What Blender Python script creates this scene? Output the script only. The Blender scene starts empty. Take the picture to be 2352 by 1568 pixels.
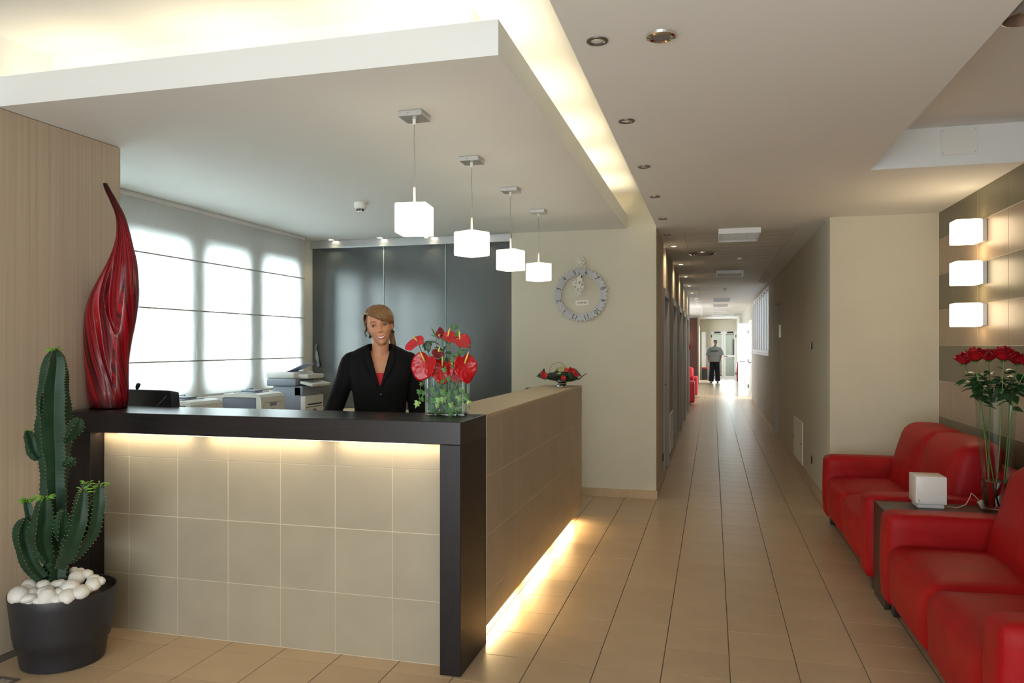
import bpy, bmesh, math, random
from mathutils import Vector, Matrix, noise as mnoise
random.seed(7)
pi = math.pi
sc = bpy.context.scene
COL = sc.collection

# ------------------------------------------------------------------ camera
CAM_YAW = math.radians(14.9); CAM_H = 1.5; FPX = 1730.0
cam_d = bpy.data.cameras.new('camera'); cam = bpy.data.objects.new('camera', cam_d); COL.objects.link(cam)
cam.location = (0, 0, CAM_H); cam.rotation_euler = (pi/2, 0, CAM_YAW)
cam_d.sensor_width = 36; cam_d.lens = 36*FPX/2352; cam_d.shift_y = 9/2352; cam_d.clip_start = 0.05
sc.camera = cam

# ------------------------------------------------------------------ world, exposure
w = bpy.data.worlds.new('world'); sc.world = w; w.use_nodes = True
w.node_tree.nodes['Background'].inputs[0].default_value = (0.86, 0.95, 1.0, 1)
w.node_tree.nodes['Background'].inputs[1].default_value = 1.6
sc.view_settings.view_transform = 'Standard'; sc.view_settings.look = 'None'
sc.view_settings.gamma = 1; sc.view_settings.use_curve_mapping = False
sc.view_settings.exposure = -0.05
sc.cycles.use_denoising = True; sc.cycles.max_bounces = 10; sc.cycles.diffuse_bounces = 5
sc.cycles.transparent_max_bounces = 16; sc.cycles.sample_clamp_indirect = 6; sc.cycles.caustics_refractive = False
sc.cycles.caustics_reflective = False

def area(name, loc, rot, sx, sy, watt, col, spread=180):
    d = bpy.data.lights.new(name, 'AREA'); d.shape = 'RECTANGLE'; d.size = sx; d.size_y = sy
    d.energy = watt; d.color = col; d.spread = math.radians(spread)
    o = bpy.data.objects.new(name, d); COL.objects.link(o); o.location = loc; o.rotation_euler = rot
    return o
WARM = (1.0, 0.73, 0.37); WARM2 = (1.0, 0.80, 0.52); DAY = (0.90, 0.96, 1.0)
# daylight through the glazed entrance behind the camera
area('entrance_daylight', (-0.9, -2.75, 1.35), (pi/2, 0, 0), 4.4, 2.3, 120, (0.86, 0.94, 1.0))
# added low uplight that brightens the near ceiling in place of bounced daylight
area('ceiling_uplight', (-0.9, -2.6, 0.35), (math.radians(162), 0, 0), 4.2, 0.8, 135, (0.88, 0.95, 1.0))
# daylight outside the three office windows (shines on the roman blinds)
area('window_daylight', (-4.75, 5.4, 1.75), (0, -pi/2, 0), 1.5, 3.6, 430, DAY)
# daylight of the rooms opening off the corridor, plus an added end fill
area('side_room_daylight', (2.2, 22.2, 1.7), (0, pi/2, 0), 1.8, 1.7, 120, DAY)
area('waiting_room_daylight', (-3.1, 25.0, 1.6), (0, -pi/2, 0), 2.2, 7.0, 200, DAY)
area('end_lobby_daylight', (0.5, 38.0, 1.5), (pi/2, 0, pi), 2.5, 2.2, 220, DAY)
area('end_wall_fill', (-1.5, 32.6, 1.5), (0, -pi/2, 0), 1.8, 2.0, 120, DAY)  # added lamp beside the corridor that brightens the end wall
area('clerestory_daylight', (1.75, 17.5, 2.0), (0, pi/2, 0), 1.1, 5.4, 60, DAY)
# cove tubes lying in the tray of the canopy
for k in range(5):
    area('cove_tube', (-0.925, 3.35+k*0.88, 2.70), (pi, 0, 0), 0.05, 0.62, 2.1, WARM2)
for k in range(3):
    area('cove_tube', (-1.35-k*0.86, 3.04, 2.70), (pi, 0, 0), 0.62, 0.05, 1.35, WARM2)
# light strip below the overhanging side of the counter and the tube under its black top
for k in range(3):
    area('plinth_tube', (-1.165, 4.13+k*0.93, 0.080), (0, math.radians(-38), 0), 0.05, 0.74, 5.2, WARM)
for k in range(3):
    area('counter_tube', (-2.95+0.73*k+0.05, 3.285, 1.038), (math.radians(8), 0, 0), 0.62, 0.03, 1.15, WARM2)

# ------------------------------------------------------------------ geometry helpers
FR = {}
def reg(o, parent):
    FR[o.name] = FR[parent.name].copy() if parent else Matrix.Identity(4)
def tag(o, label=None, cat=None, group=None, kind=None):
    if label: o['label'] = label
    if cat: o['category'] = cat
    if group: o['group'] = group
    if kind: o['kind'] = kind
    return o
def thing(name, label, cat, loc=(0, 0, 0), rz=0, group=None, kind=None):
    o = bpy.data.objects.new(name, None); COL.objects.link(o); o.empty_display_size = .05
    o.location = loc; o.rotation_euler = (0, 0, rz)
    FR[o.name] = Matrix.Translation(loc) @ Matrix.Rotation(rz, 4, 'Z')
    return tag(o, label, cat, group, kind)
def copy_tree(o, parent=None, loc=None, rz=None, label=None):
    c = o.copy(); COL.objects.link(c); c.parent = parent
    if parent is None:
        if loc is not None: c.location = loc
        if rz is not None: c.rotation_euler = (0, 0, rz)
        if label: c['label'] = label
    for ch in o.children: copy_tree(ch, c)
    return c

class M:
    """collects geometry, make() links it as one mesh object"""
    def __init__(s): s.v = []; s.f = []; s.uv = None
    def add(s, vs, fs):
        n = len(s.v); s.v += [Vector(p) for p in vs]; s.f += [tuple(i+n for i in f) for f in fs]; return s
    def box(s, x0, x1, y0, y1, z0, z1):
        return s.add([(x0,y0,z0),(x1,y0,z0),(x1,y1,z0),(x0,y1,z0),(x0,y0,z1),(x1,y0,z1),(x1,y1,z1),(x0,y1,z1)],
                     [(0,3,2,1),(4,5,6,7),(0,1,5,4),(1,2,6,5),(2,3,7,6),(3,0,4,7)])
    def bbox(s, x0, x1, y0, y1, z0, z1, b=.005, seg=2):
        bm = bmesh.new(); bmesh.ops.create_cube(bm, size=1)
        for v in bm.verts: v.co = Vector(((x0+x1)/2+v.co.x*(x1-x0), (y0+y1)/2+v.co.y*(y1-y0), (z0+z1)/2+v.co.z*(z1-z0)))
        bmesh.ops.bevel(bm, geom=bm.edges[:], offset=b, segments=seg, profile=.5, affect='EDGES')
        return s.bm(bm)
    def bm(s, bm):
        bm.verts.index_update(); s.add([v.co.copy() for v in bm.verts], [tuple(v.index for v in f.verts) for f in bm.faces]); bm.free(); return s
    def quad(s, *p): return s.add(p, [(0,1,2,3)])
    def rings(s, rs, close=True, cap0=True, cap1=True):
        n = len(rs[0]); vs = [p for r in rs for p in r]; fs = []
        for i in range(len(rs)-1):
            for j in range(n if close else n-1):
                a = i*n+j; b = i*n+(j+1) % n; fs.append((a, b, b+n, a+n))
        if cap0: fs.append(tuple(range(n))[::-1])
        if cap1: fs.append(tuple((len(rs)-1)*n+j for j in range(n)))
        return s.add(vs, fs)
    def lathe(s, prof, c=(0,0,0), n=24, caps=(True, True)):
        rs = [[(c[0]+r*math.cos(2*pi*j/n), c[1]+r*math.sin(2*pi*j/n), c[2]+z) for j in range(n)] for r, z in prof]
        return s.rings(rs, True, *caps)
    def tube(s, pts, r, n=8, caps=True):
        pts = [Vector(p) for p in pts]; rr = r if isinstance(r, (list, tuple)) else [r]*len(pts); rs = []
        t0 = (pts[1]-pts[0]).normalized(); up = Vector((0,0,1)) if abs(t0.z) < .9 else Vector((1,0,0))
        a = t0.cross(up).normalized()
        for i, p in enumerate(pts):
            t = (pts[min(i+1, len(pts)-1)]-pts[max(i-1, 0)]).normalized()
            a = (a-t*a.dot(t)).normalized(); b = t.cross(a)
            rs.append([p+a*rr[i]*math.cos(2*pi*j/n)+b*rr[i]*math.sin(2*pi*j/n) for j in range(n)])
        return s.rings(rs, True, caps, caps)
    def cyl(s, p0, p1, r, n=16): return s.tube([p0, p1], r, n)
    def ell(s, c, r, n=16, m=10, rot=None, fn=None):
        rs = []; c = Vector(c)
        vs = []; 
        for i in range(1, m):
            a = pi*i/m
            ring = []
            for j in range(n):
                p = Vector((math.sin(a)*math.cos(2*pi*j/n), math.sin(a)*math.sin(2*pi*j/n), -math.cos(a)))
                k = fn(p) if fn else 1
                p = Vector((p.x*r[0]*k, p.y*r[1]*k, p.z*r[2]*k))
                ring.append(c+(rot @ p if rot else p))
            rs.append(ring)
        return s.rings(rs)
    def make(s, name, mat, parent=None, smooth=False, local=False, label=None, cat=None, group=None, kind=None, origin=None):
        vs = s.v
        if parent is not None:
            if not local:
                Mi = FR[parent.name].inverted(); vs = [Mi @ p for p in vs]
            fr = FR[parent.name]
        else:
            if origin is None:
                xs = [p.x for p in vs]; ys = [p.y for p in vs]; zs = [p.z for p in vs]
                origin = Vector(((min(xs)+max(xs))/2, (min(ys)+max(ys))/2, min(zs)))
            origin = Vector(origin); vs = [p-origin for p in vs]; fr = Matrix.Translation(origin)
        me = bpy.data.meshes.new(name); me.from_pydata([tuple(p) for p in vs], [], s.f); me.validate(); me.update()
        o = bpy.data.objects.new(name, me); COL.objects.link(o)
        if parent is not None: o.parent = parent
        else: o.location = origin
        FR[o.name] = fr.copy()
        if mat: me.materials.append(mat)
        if smooth: shade(me, smooth)
        return tag(o, label, cat, group, kind)
def shade(me, ang=True):
    for p in me.polygons: p.use_smooth = True
    if ang is not True:
        try: me.set_sharp_from_angle(angle=math.radians(ang))
        except Exception: pass
def struct(m, name, mat, **k):
    return m.make(name, mat, kind='structure', **k)
def at(u, v, Y):
    """point on the plane y=Y seen at photo position u,v"""
    k = (u-1176)/FPX; s, c = math.sin(CAM_YAW), math.cos(CAM_YAW)
    dx = -s+c*k; dy = c+s*k; t = Y/dy
    return Vector((dx*t, Y, CAM_H+(793-v)/FPX*t))
def atz(u, v, Z):
    k = (u-1176)/FPX; s, c = math.sin(CAM_YAW), math.cos(CAM_YAW); t = (Z-CAM_H)/((793-v)/FPX)
    return Vector(((-s+c*k)*t, (c+s*k)*t, Z))

# ------------------------------------------------------------------ materials
def lin(c): return tuple(((x/255)/12.92 if x/255 <= .04045 else ((x/255+.055)/1.055)**2.4) for x in c)
def mat(name, col, rough=.5, metal=0, spec=.5, noise=0, nscale=6, bump=0, bscale=200, stretch=None, rand=0, coat=0, trans=0, ior=1.45, emit=None, es=0, alpha=1, sss=0):
    m = bpy.data.materials.new(name); m.use_nodes = True; nt = m.node_tree; b = nt.nodes['Principled BSDF']
    b.inputs['Base Color'].default_value = (*col, 1); b.inputs['Roughness'].default_value = rough
    b.inputs['Metallic'].default_value = metal; b.inputs['Specular IOR Level'].default_value = spec
    b.inputs['Coat Weight'].default_value = coat; b.inputs['Transmission Weight'].default_value = trans; b.inputs['IOR'].default_value = ior
    b.inputs['Coat Roughness'].default_value = .05
    if sss: b.inputs['Subsurface Weight'].default_value = sss; b.inputs['Subsurface Radius'].default_value = (.01, .005, .003); b.inputs['Subsurface Scale'].default_value = .4
    if emit: b.inputs['Emission Color'].default_value = (*emit, 1); b.inputs['Emission Strength'].default_value = es
    tc = nt.nodes.new('ShaderNodeTexCoord'); vec = tc.outputs['Object']
    if stretch:
        mp = nt.nodes.new('ShaderNodeMapping'); mp.inputs['Scale'].default_value = stretch
        nt.links.new(vec, mp.inputs[0]); vec = mp.outputs[0]
    last = None
    if noise:
        n = nt.nodes.new('ShaderNodeTexNoise'); n.inputs['Scale'].default_value = nscale; n.inputs['Detail'].default_value = 5
        nt.links.new(vec, n.inputs['Vector'])
        mr = nt.nodes.new('ShaderNodeMapRange'); mr.inputs['From Min'].default_value = .3; mr.inputs['From Max'].default_value = .7
        mr.inputs['To Min'].default_value = 1-noise; mr.inputs['To Max'].default_value = 1+noise
        nt.links.new(n.outputs['Fac'], mr.inputs['Value']); last = mr.outputs[0]
    if rand:
        oi = nt.nodes.new('ShaderNodeObjectInfo'); mr = nt.nodes.new('ShaderNodeMapRange')
        mr.inputs['To Min'].default_value = 1-rand; mr.inputs['To Max'].default_value = 1+rand
        nt.links.new(oi.outputs['Random'], mr.inputs['Value'])
        if last:
            mu = nt.nodes.new('ShaderNodeMath'); mu.operation = 'MULTIPLY'; nt.links.new(last, mu.inputs[0]); nt.links.new(mr.outputs[0], mu.inputs[1]); last = mu.outputs[0]
        else: last = mr.outputs[0]
    if last:
        vm = nt.nodes.new('ShaderNodeVectorMath'); vm.operation = 'SCALE'; vm.inputs[0].default_value = col
        nt.links.new(last, vm.inputs['Scale']); nt.links.new(vm.outputs[0], b.inputs['Base Color'])
    if bump:
        n = nt.nodes.new('ShaderNodeTexNoise'); n.inputs['Scale'].default_value = bscale; n.inputs['Detail'].default_value = 3
        nt.links.new(vec, n.inputs['Vector'])
        bp = nt.nodes.new('ShaderNodeBump'); bp.inputs['Strength'].default_value = bump; bp.inputs['Distance'].default_value = .002
        nt.links.new(n.outputs['Fac'], bp.inputs['Height']); nt.links.new(bp.outputs[0], b.inputs['Normal'])
    return m
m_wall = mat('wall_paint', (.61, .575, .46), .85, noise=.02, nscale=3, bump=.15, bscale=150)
m_ceil = mat('ceiling_paint', (.79, .805, .79), .9, noise=.01, nscale=2)
m_wood = mat('pale_oak', (.50, .405, .30), .55, noise=.10, nscale=2.2, stretch=(26, 26, .35), bump=.1, bscale=40)
m_floor = mat('floor_tile_ceramic', (.47, .345, .215), .32, spec=.45, noise=.05, nscale=5, rand=.035, bump=.04, bscale=300)
m_grout = mat('grout', (.13, .115, .095), .9)
m_grout_l = mat('light_grout', (.62, .55, .43), .9)
m_ctile = mat('counter_tile_ceramic', (.385, .335, .25), .45, noise=.05, nscale=4, rand=.03, bump=.05, bscale=200)
m_tile_d = mat('olive_wall_tile', (.15, .128, .08), .36, spec=.5, noise=.06, nscale=5, rand=.04)
m_tile_l = mat('beige_wall_tile', (.36, .27, .185), .36, spec=.5, noise=.06, nscale=5, rand=.04)
m_skirt = mat('skirting_tile', (.45, .33, .20), .4, noise=.06, nscale=5, rand=.04)
m_black = mat('black_stained_wood', (.012, .010, .012), .28, spec=.5, noise=.3, nscale=3, stretch=(2, 30, 30), bump=.08, bscale=60)
m_black_v = mat('black_stained_wood_upright', (.012, .009, .010), .33, spec=.4, noise=.3, nscale=3, stretch=(30, 30, 2), bump=.08, bscale=60)
m_alu = mat('aluminium', (.62, .63, .64), .35, metal=.8, noise=.03)
m_chrome = mat('chrome', (.75, .75, .75), .12, metal=1)
m_gray = mat('grey_lacquer', (.36, .36, .40), .4)
m_white = mat('white_plastic', (.80, .79, .74), .45)
m_whitem = mat('white_enamel', (.82, .83, .83), .35)
m_blackp = mat('black_plastic', (.018, .018, .02), .35)
m_red = mat('red_leather', (.35, .004, .006), .5, spec=.25, noise=.07, nscale=8, bump=.35, bscale=260)
m_opal = mat('lit_opal_glass', (.95, .93, .88), .3, emit=(1.0, .86, .62), es=5.5)
m_opal_w = mat('lit_opal_glass_wall', (.95, .93, .88), .3, emit=(1.0, .76, .46), es=8)
m_opal_off = mat('unlit_opal_glass', (.78, .75, .70), .25)
m_lit = mat('lit_bulb', (1, 1, 1), .3, emit=(1.0, .88, .62), es=30)
m_dark = mat('painted_dark', (.02, .02, .02), .8)  # flat dark colour, also paints the shade inside the vent and paper slot
m_brown = mat('brown_panel', (.07, .022, .012), .4)
m_frame = mat('grey_door_frame', (.42, .43, .44), .45)
m_door = mat('grey_door_leaf', (.26, .24, .22), .5)

def glass(name, col=(1, 1, 1), rough=0, ior=1.45):
    return mat(name, col, rough, trans=1, ior=ior)
m_glass = glass('clear_glass', (.93, .97, .96))
m_water = glass('water', (.95, .98, .96), ior=1.33)
def pane_mat(name, tint=(.9, .96, .95), gl=1.0, rough=.02):
    m = bpy.data.materials.new(name); m.use_nodes = True; nt = m.node_tree; nt.nodes.clear()
    o = nt.nodes.new('ShaderNodeOutputMaterial'); mx = nt.nodes.new('ShaderNodeMixShader'); t = nt.nodes.new('ShaderNodeBsdfTransparent')
    g = nt.nodes.new('ShaderNodeBsdfGlossy'); t.inputs[0].default_value = (*tint, 1); g.inputs['Roughness'].default_value = rough
    fr = nt.nodes.new('ShaderNodeFresnel'); fr.inputs[0].default_value = 1.5
    sc_f = nt.nodes.new('ShaderNodeMath'); sc_f.operation = 'MULTIPLY'; sc_f.inputs[1].default_value = gl; nt.links.new(fr.outputs[0], sc_f.inputs[0]); nt.links.new(sc_f.outputs[0], mx.inputs[0]); nt.links.new(t.outputs[0], mx.inputs[1]); nt.links.new(g.outputs[0], mx.inputs[2]); nt.links.new(mx.outputs[0], o.inputs[0])
    return m
m_pane = pane_mat('window_pane')
# frosted, back-painted glass wall
m_frost = mat('frosted_glass', (.050, .060, .063), .17, spec=.8, ior=1.75, noise=.05, nscale=2)
# roman blind cloth
def cloth_mat():
    m = bpy.data.materials.new('blind_voile'); m.use_nodes = True; nt = m.node_tree; nt.nodes.clear()
    o = nt.nodes.new('ShaderNodeOutputMaterial'); mx = nt.nodes.new('ShaderNodeMixShader'); mx.inputs[0].default_value = .52
    d = nt.nodes.new('ShaderNodeBsdfDiffuse'); t = nt.nodes.new('ShaderNodeBsdfTranslucent')
    tc = nt.nodes.new('ShaderNodeTexCoord'); mp = nt.nodes.new('ShaderNodeMapping'); mp.inputs['Scale'].default_value = (1, 60, 4)
    n = nt.nodes.new('ShaderNodeTexNoise'); n.inputs['Scale'].default_value = 3; cr = nt.nodes.new('ShaderNodeMapRange')
    cr.inputs['To Min'].default_value = .74; cr.inputs['To Max'].default_value = .88
    cb = nt.nodes.new('ShaderNodeCombineColor')
    nt.links.new(tc.outputs['Object'], mp.inputs[0]); nt.links.new(mp.outputs[0], n.inputs['Vector']); nt.links.new(n.outputs['Fac'], cr.inputs['Value'])
    for i in range(3): nt.links.new(cr.outputs[0], cb.inputs[i])
    nt.links.new(cb.outputs[0], d.inputs[0]); nt.links.new(cb.outputs[0], t.inputs[0])
    nt.links.new(d.outputs[0], mx.inputs[1]); nt.links.new(t.outputs[0], mx.inputs[2]); nt.links.new(mx.outputs[0], o.inputs[0])
    return m
m_cloth = cloth_mat()
m_seam = mat('blind_rod', (.42, .42, .39), .8)

# ------------------------------------------------------------------ shell
XL, XR, XW = -3.33, 1.90, -4.28          # wood wall, tiled wall, window wall
YB, YF, H = 7.46, -2.8, 2.65             # clock wall, entrance, ceiling
CL, CR, YE = -0.53, 1.02, 34.6           # corridor sides, end
TS = 0.303
floor = struct(M().box(-4.5, 2.3, -3, 7.55, -.14, -.003).box(-4.2, 3.0, 7.55, 40, -.14, -.003), 'floor', m_grout)
# tiles: a grid of 30 cm tiles; the nearest are single parts, the rest one joined part
gx0 = .078; gy0 = 3.812
t_me = M().bbox(-.1494, .1494, -.1497, .1497, -.004, 0, b=.0012, seg=1)
first = t_me.make('tile', m_floor, floor, local=True)
tiles = []
rest = M()
for i in range(-15, 8):
    for j in range(-23, 108):
        x = gx0+TS*(i+.5); y = gy0+TS*(j+.5)
        if y < -2.9 or y > 35.5: continue
        if y < 7.46 and (x > 1.95 or x < -4.3 or (x < -3.4 and y < 3.6)): continue
        if y >= 7.46 and (x < -.7 or x > 1.25) and not (18.4 < y < 30.5 and x < 0 and x > -3.6) and not (21 < y < 24 and x > 0): continue
        vis = y > 2.4 and not (x < -1.0 and y > 3.5) and not (x > 1.0 and 2.6 < y < 7) and y < 16
        if x < -1.0 and x > -3.45 and y < 3.6 and y > 2.4: vis = True
        tiles.append((0 if vis else 1, math.hypot(x, y), x, y))
tiles.sort()
Mi = FR[floor.name].inverted()
for k, (a, d, x, y) in enumerate(tiles):
    if k < 300:
        o = first if k == 0 else first.copy()
        if k: COL.objects.link(o); o.parent = floor
        o.location = Mi @ Vector((x, y, 0))
    else:
        h = .15; z = 0
        rest.add([(x-h, y-h, z), (x+h, y-h, z), (x+h, y+h, z), (x-h, y+h, z)], [(0, 1, 2, 3)])
rest.make('far_tile', m_floor, floor, kind='stuff')

# ceilings
c = M()
c.box(-.525, 1.0, YF, YB, H, 3.1); c.box(1.0, 2.1, 5.38, 7.4, H, 3.1)
c.box(XL-.2, -.525, YF, .9, H, 3.1)
c.box(XL-1.1, -.525, .9, 7.6, 3.0, 3.1)
c.box(1.0, 2.1, YF, 5.38, 2.9, 3.1)
c.box(-.9, CL, 7.60, 36, H+.012, 3.1); c.box(CL, 1.4, YB, 36, H+.012, 3.1); c.box(-4, -.9, 18, 36, 2.8, 3.1); c.box(1.4, 3.2, 20.5, 25, 2.8, 3.1)
c.box(-.75, CL, 7.60, 36, H, H+.012); c.box(CL, -.285, YB, 36, H, H+.012); c.box(.80, 1.3, YB, 36, H, H+.012); c.box(-.285, .80, YB, 7.88, H, H+.012)
ceil = struct(c, 'ceiling', m_ceil)
# metal planks of the corridor ceiling
pl0 = M().bbox(-.541, .541, -.146, .146, 0, .006, b=.002, seg=1).make('plank', mat('ceiling_plank', (.74, .74, .71), .6, rand=.02), ceil, local=True)
Mi = FR[ceil.name].inverted()
for k in range(88):
    o = pl0 if k == 0 else pl0.copy()
    if k: COL.objects.link(o); o.parent = ceil
    o.location = Mi @ Vector((.2575, 8.03+k*.30, H+.001))
# the lowered canopy over the desk: tray with upstand plus inner box
c = M()
c.box(-.97, -.82, 2.87, YB, H, H+.02); c.box(XL, -.97, 2.87, 3.6501, H, H+.02); c.box(XW, -.97, 3.6501, 7.56, H, H+.02)
c.box(-.85, -.82, 2.87, YB, H+.02, 2.793); c.box(XL, -.85, 2.87, 2.90, H+.02, 2.793)
c.box(XL, -1.03, 3.19, 3.24, H+.02, 3.0); c.box(-1.08, -1.03, 3.24, YB, H+.02, 3.0)
struct(c, 'ceiling', m_ceil)

# walls
wl = struct(M().box(-3.45, XL, YF, 3.65, 0, H-.004), 'wall_left', m_wood)
struct(M().box(-3.45, XL, YF, 3.65, H, 3.05).box(XW-.1, -3.45, 3.5, 3.65, 0, 3.05), 'wall_left_upper', m_ceil)
W = M()
ops = [(3.80, 4.45), (4.62, 5.40), (5.56, 6.22), (6.42, 7.10)]
ys = [3.65]+[q for o_ in ops for q in o_]+[7.7]
for a in range(0, len(ys), 2): W.box(XW-.14, XW, ys[a], ys[a+1], 0, 3.0)
for a, b in ops: W.box(XW-.14, XW, a, b, 0, 1.10); W.box(XW-.14, XW, a, b, 2.37, 3.0)
struct(W, 'wall_window', mat('office_wall_paint', (.74, .73, .68), .85))
for n, (a, b) in enumerate(ops):
    wo = thing('window_%d' % (n+1), 'white framed office window behind the pale roman blinds', None, (XW-.08, (a+b)/2, 1.1), kind='structure')
    f = M(); X0, X1 = XW-.11, XW-.05
    f.box(X0, X1, a, a+.05, 1.10, 2.37); f.box(X0, X1, b-.05, b, 1.10, 2.37); f.box(X0, X1, a+.05, b-.05, 1.10, 1.15); f.box(X0, X1, a+.05, b-.05, 2.32, 2.37)
    f.make('window_frame', m_whitem, wo)
    M().box(XW-.085, XW-.08, a+.05, b-.05, 1.15, 2.32).make('pane', m_pane, wo)
back = struct(M().box(-1.99, CL, YB, 7.60, 0, 3.0).box(XW, -1.99, 7.56, 7.7, 0, 3.0).box(XW, -1.99, 7.50, 7.56, 2.02+.55, H), 'wall_back', m_wall)
struct(M().box(1.02, 2.0, 7.27, 7.45, 0, H), 'wall_sofa', m_wall)
# entrance wall behind the camera: piers, head, glazed opening
struct(M().box(XL-.1, -3.1, YF-.12, YF, 0, 2.65).box(1.3, 2.1, YF-.12, YF, 0, 2.9).box(-3.1, 1.3, YF-.12, YF, 2.52, 2.9), 'wall_front', m_wall)

# corridor walls with door niches on the left
L = M(); doors_l = [8.6+2*k for k in range(5)]
y0 = 7.60
for d in doors_l:
    L.box(CL-.20, CL, y0, d, 0, H); L.box(CL-.20, CL-.13, d, d+1.0, 0, H); L.box(CL-.13, CL, d+.44, d+1.0, 2.15, H); y0 = d+1.0
L.box(CL-.20, CL, y0, 18.5, 0, H)
L.box(CL-.20, CL, 29.9, 31.4, 0, H); L.box(CL-.20, CL, 33.8, YE, 0, H); L.box(CL-.20, CL, 31.4, 33.8, 2.3, H)  # opening in this last stretch is added for the end fill lamp
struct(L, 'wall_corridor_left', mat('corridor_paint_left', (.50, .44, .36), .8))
R_ = M()
R_.box(CR, CR+.3, 7.45, 12.55, 0, H); R_.box(CR+.14, CR+.3, 12.55, 13.6, 0, 2.18); R_.box(CR, CR+.3, 12.55, 13.6, 2.18, H)
R_.box(CR, CR+.3, 13.6, 14.75, 0, H); R_.box(CR, CR+.2, 14.75, 20.3, 0, 1.30); R_.box(CR, CR+.2, 14.75, 20.3, 2.60, H)
R_.box(CR, CR+.3, 20.3, 21.2, 0, H); R_.box(CR, CR+.3, 21.2, 23.3, 2.2, H); R_.box(CR, CR+.3, 23.3, YE, 0, H)
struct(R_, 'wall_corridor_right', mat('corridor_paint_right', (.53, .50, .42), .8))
struct(M().box(-4, -1.0+.27, 18.3, 18.5, 0, 2.8).box(-4, CL-.2, 30.1, 30.3, 0, 2.8).box(-3.9, -3.6, 18.5, 21.5, 0, 2.8).box(-3.9, -3.6, 28.5, 30.1, 0, 2.8)
       .box(-3.9, -3.6, 21.5, 28.5, 0, .6).box(-3.9, -3.6, 21.5, 28.5, 2.6, 2.8), 'wall_waiting_room', m_whitem)
struct(M().box(1.32, 3.2, 20.8, 20.95, 0, 2.8).box(1.32, 3.2, 24.6, 24.75, 0, 2.8), 'wall_side_room', m_whitem)
# end wall around the glazed double door
struct(M().box(CL-.3, -.46, YE, YE+.15, 0, H).box(-.26, -.06, YE, YE+.15, 0, H).box(-.46, -.26, YE, YE+.15, 0, .5).box(-.46, -.26, YE, YE+.15, 2.1, H).box(1.02, 1.4, YE, YE+.15, 0, H).box(-.06, 1.02, YE, YE+.15, 2.12, H)
       .box(-1, 2, 39.5, 39.7, 0, H).box(-1.1, -1, YE, 39.6, 0, H).box(2, 2.1, YE, 39.6, 0, H).box(-1.1, 2.1, YE+.15, 39.7, H, 2.8), 'wall_corridor_end', m_wall)

# baseboards made of tile pieces
def skirt(name, p0, p1, nrm, h=.083, n=None, top=m_skirt):
    p0 = Vector((*p0, 0)); p1 = Vector((*p1, 0)); nr = Vector((*nrm, 0)); d = p1-p0; Ln = d.length; d.normalize()
    base = M(); q = [p0, p1, p1+nr*.006, p0+nr*.006]
    base.add(q+[a+Vector((0, 0, h-.002)) for a in q], [(0,3,2,1),(4,5,6,7),(0,1,5,4),(1,2,6,5),(2,3,7,6),(3,0,4,7)])
    s = struct(base, name, m_grout_l)
    k = max(1, int(math.ceil(Ln/.303))); 
    if n: k = min(k, n)
    a = 0
    while a < Ln-.01:
        b = min(a+.303, Ln); P = p0+d*(a+.0015)+nr*.002; Q = p0+d*(b-.0015)+nr*.002
        q = [P, Q, Q+nr*.008, P+nr*.008]
        M().add(q+[t+Vector((0, 0, h)) for t in q], [(0,3,2,1),(4,5,6,7),(0,1,5,4),(1,2,6,5),(2,3,7,6),(3,0,4,7)]).make('tile', top, s)
        a += .303
    return s
skirt('baseboard_back', (-1.99, YB), (CL, YB), (0, -1))
skirt('baseboard_sofa', (CR, 7.27), (XR, 7.27), (0, -1))
skirt('baseboard_corridor_left', (CL, YB), (CL, 8.6), (1, 0))
y0 = 9.6
for k in range(4): skirt('baseboard_corridor_left', (CL, y0), (CL, y0+1.0), (1, 0)); y0 += 2
skirt('baseboard_corridor_right', (CR, 7.27), (CR, 12.55), (-1, 0))
skirt('baseboard_corridor_right', (CR, 13.6), (CR, 20.9), (-1, 0))

# tiled wall on the right: staggered dark and light courses
wr = struct(M().box(XR+.0010, XR+.2, YF, 7.27, 0, 3.0), 'wall_right', m_grout_l)
rows = []; z = 1.5-5*.305+.025
zs = [0]; z = 1.5-4*.305
while z < 2.95: zs.append(z); z += .305
zs.append(2.95)
cache = {}
Mi = FR[wr.name].inverted()
for r in range(len(zs)-1):
    z0, z1 = zs[r], zs[r+1]
    k = round((1.5-z0)/.305); dark = (k % 2 == 1) if r else True
    if r == 0: dark = False
    yy = 6.90+.61
    while yy > 1.5:
        ya = max(yy-.61, 1.5); yb = min(yy, 7.268)
        key = (round(z1-z0, 3), round(yb-ya, 3), dark)
        if key not in cache:
            cache[key] = M().bbox(0, .006, -(yb-ya)/2+.0015, (yb-ya)/2-.0015, .0015, z1-z0-.0015, b=.001, seg=1).make('tile', m_tile_d if dark else m_tile_l, wr, local=True); o = cache[key]
        else:
            o = cache[key].copy(); COL.objects.link(o); o.parent = wr
        o.location = Mi @ Vector((XR, (ya+yb)/2, z0))
        yy -= .61

# ------------------------------------------------------------------ frosted glass wall behind the desk
gw = thing('frosted_glass_wall', 'grey frosted glass sliding wall with three panels under an aluminium rail', 'glass wall', (-3.13, 7.5, 0))
xs = [-4.28, -3.42, -2.715, -1.995]
for a in range(3):
    M().bbox(xs[a]+.002, xs[a+1]-.006, 7.490, 7.500, .02, 2.575, b=.002, seg=1).make('glass_panel', m_frost, gw)
    if a: M().box(xs[a]-.007, xs[a]+.003, 7.484, 7.489, .02, 2.575).make('glass_edge', mat('glass_edge', (.30, .42, .42), .2), gw)
M().bbox(-4.28, -1.995, 7.455, 7.488, 2.565, 2.649, b=.004).make('rail', m_alu, gw, label='brushed aluminium rail along the top')

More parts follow.
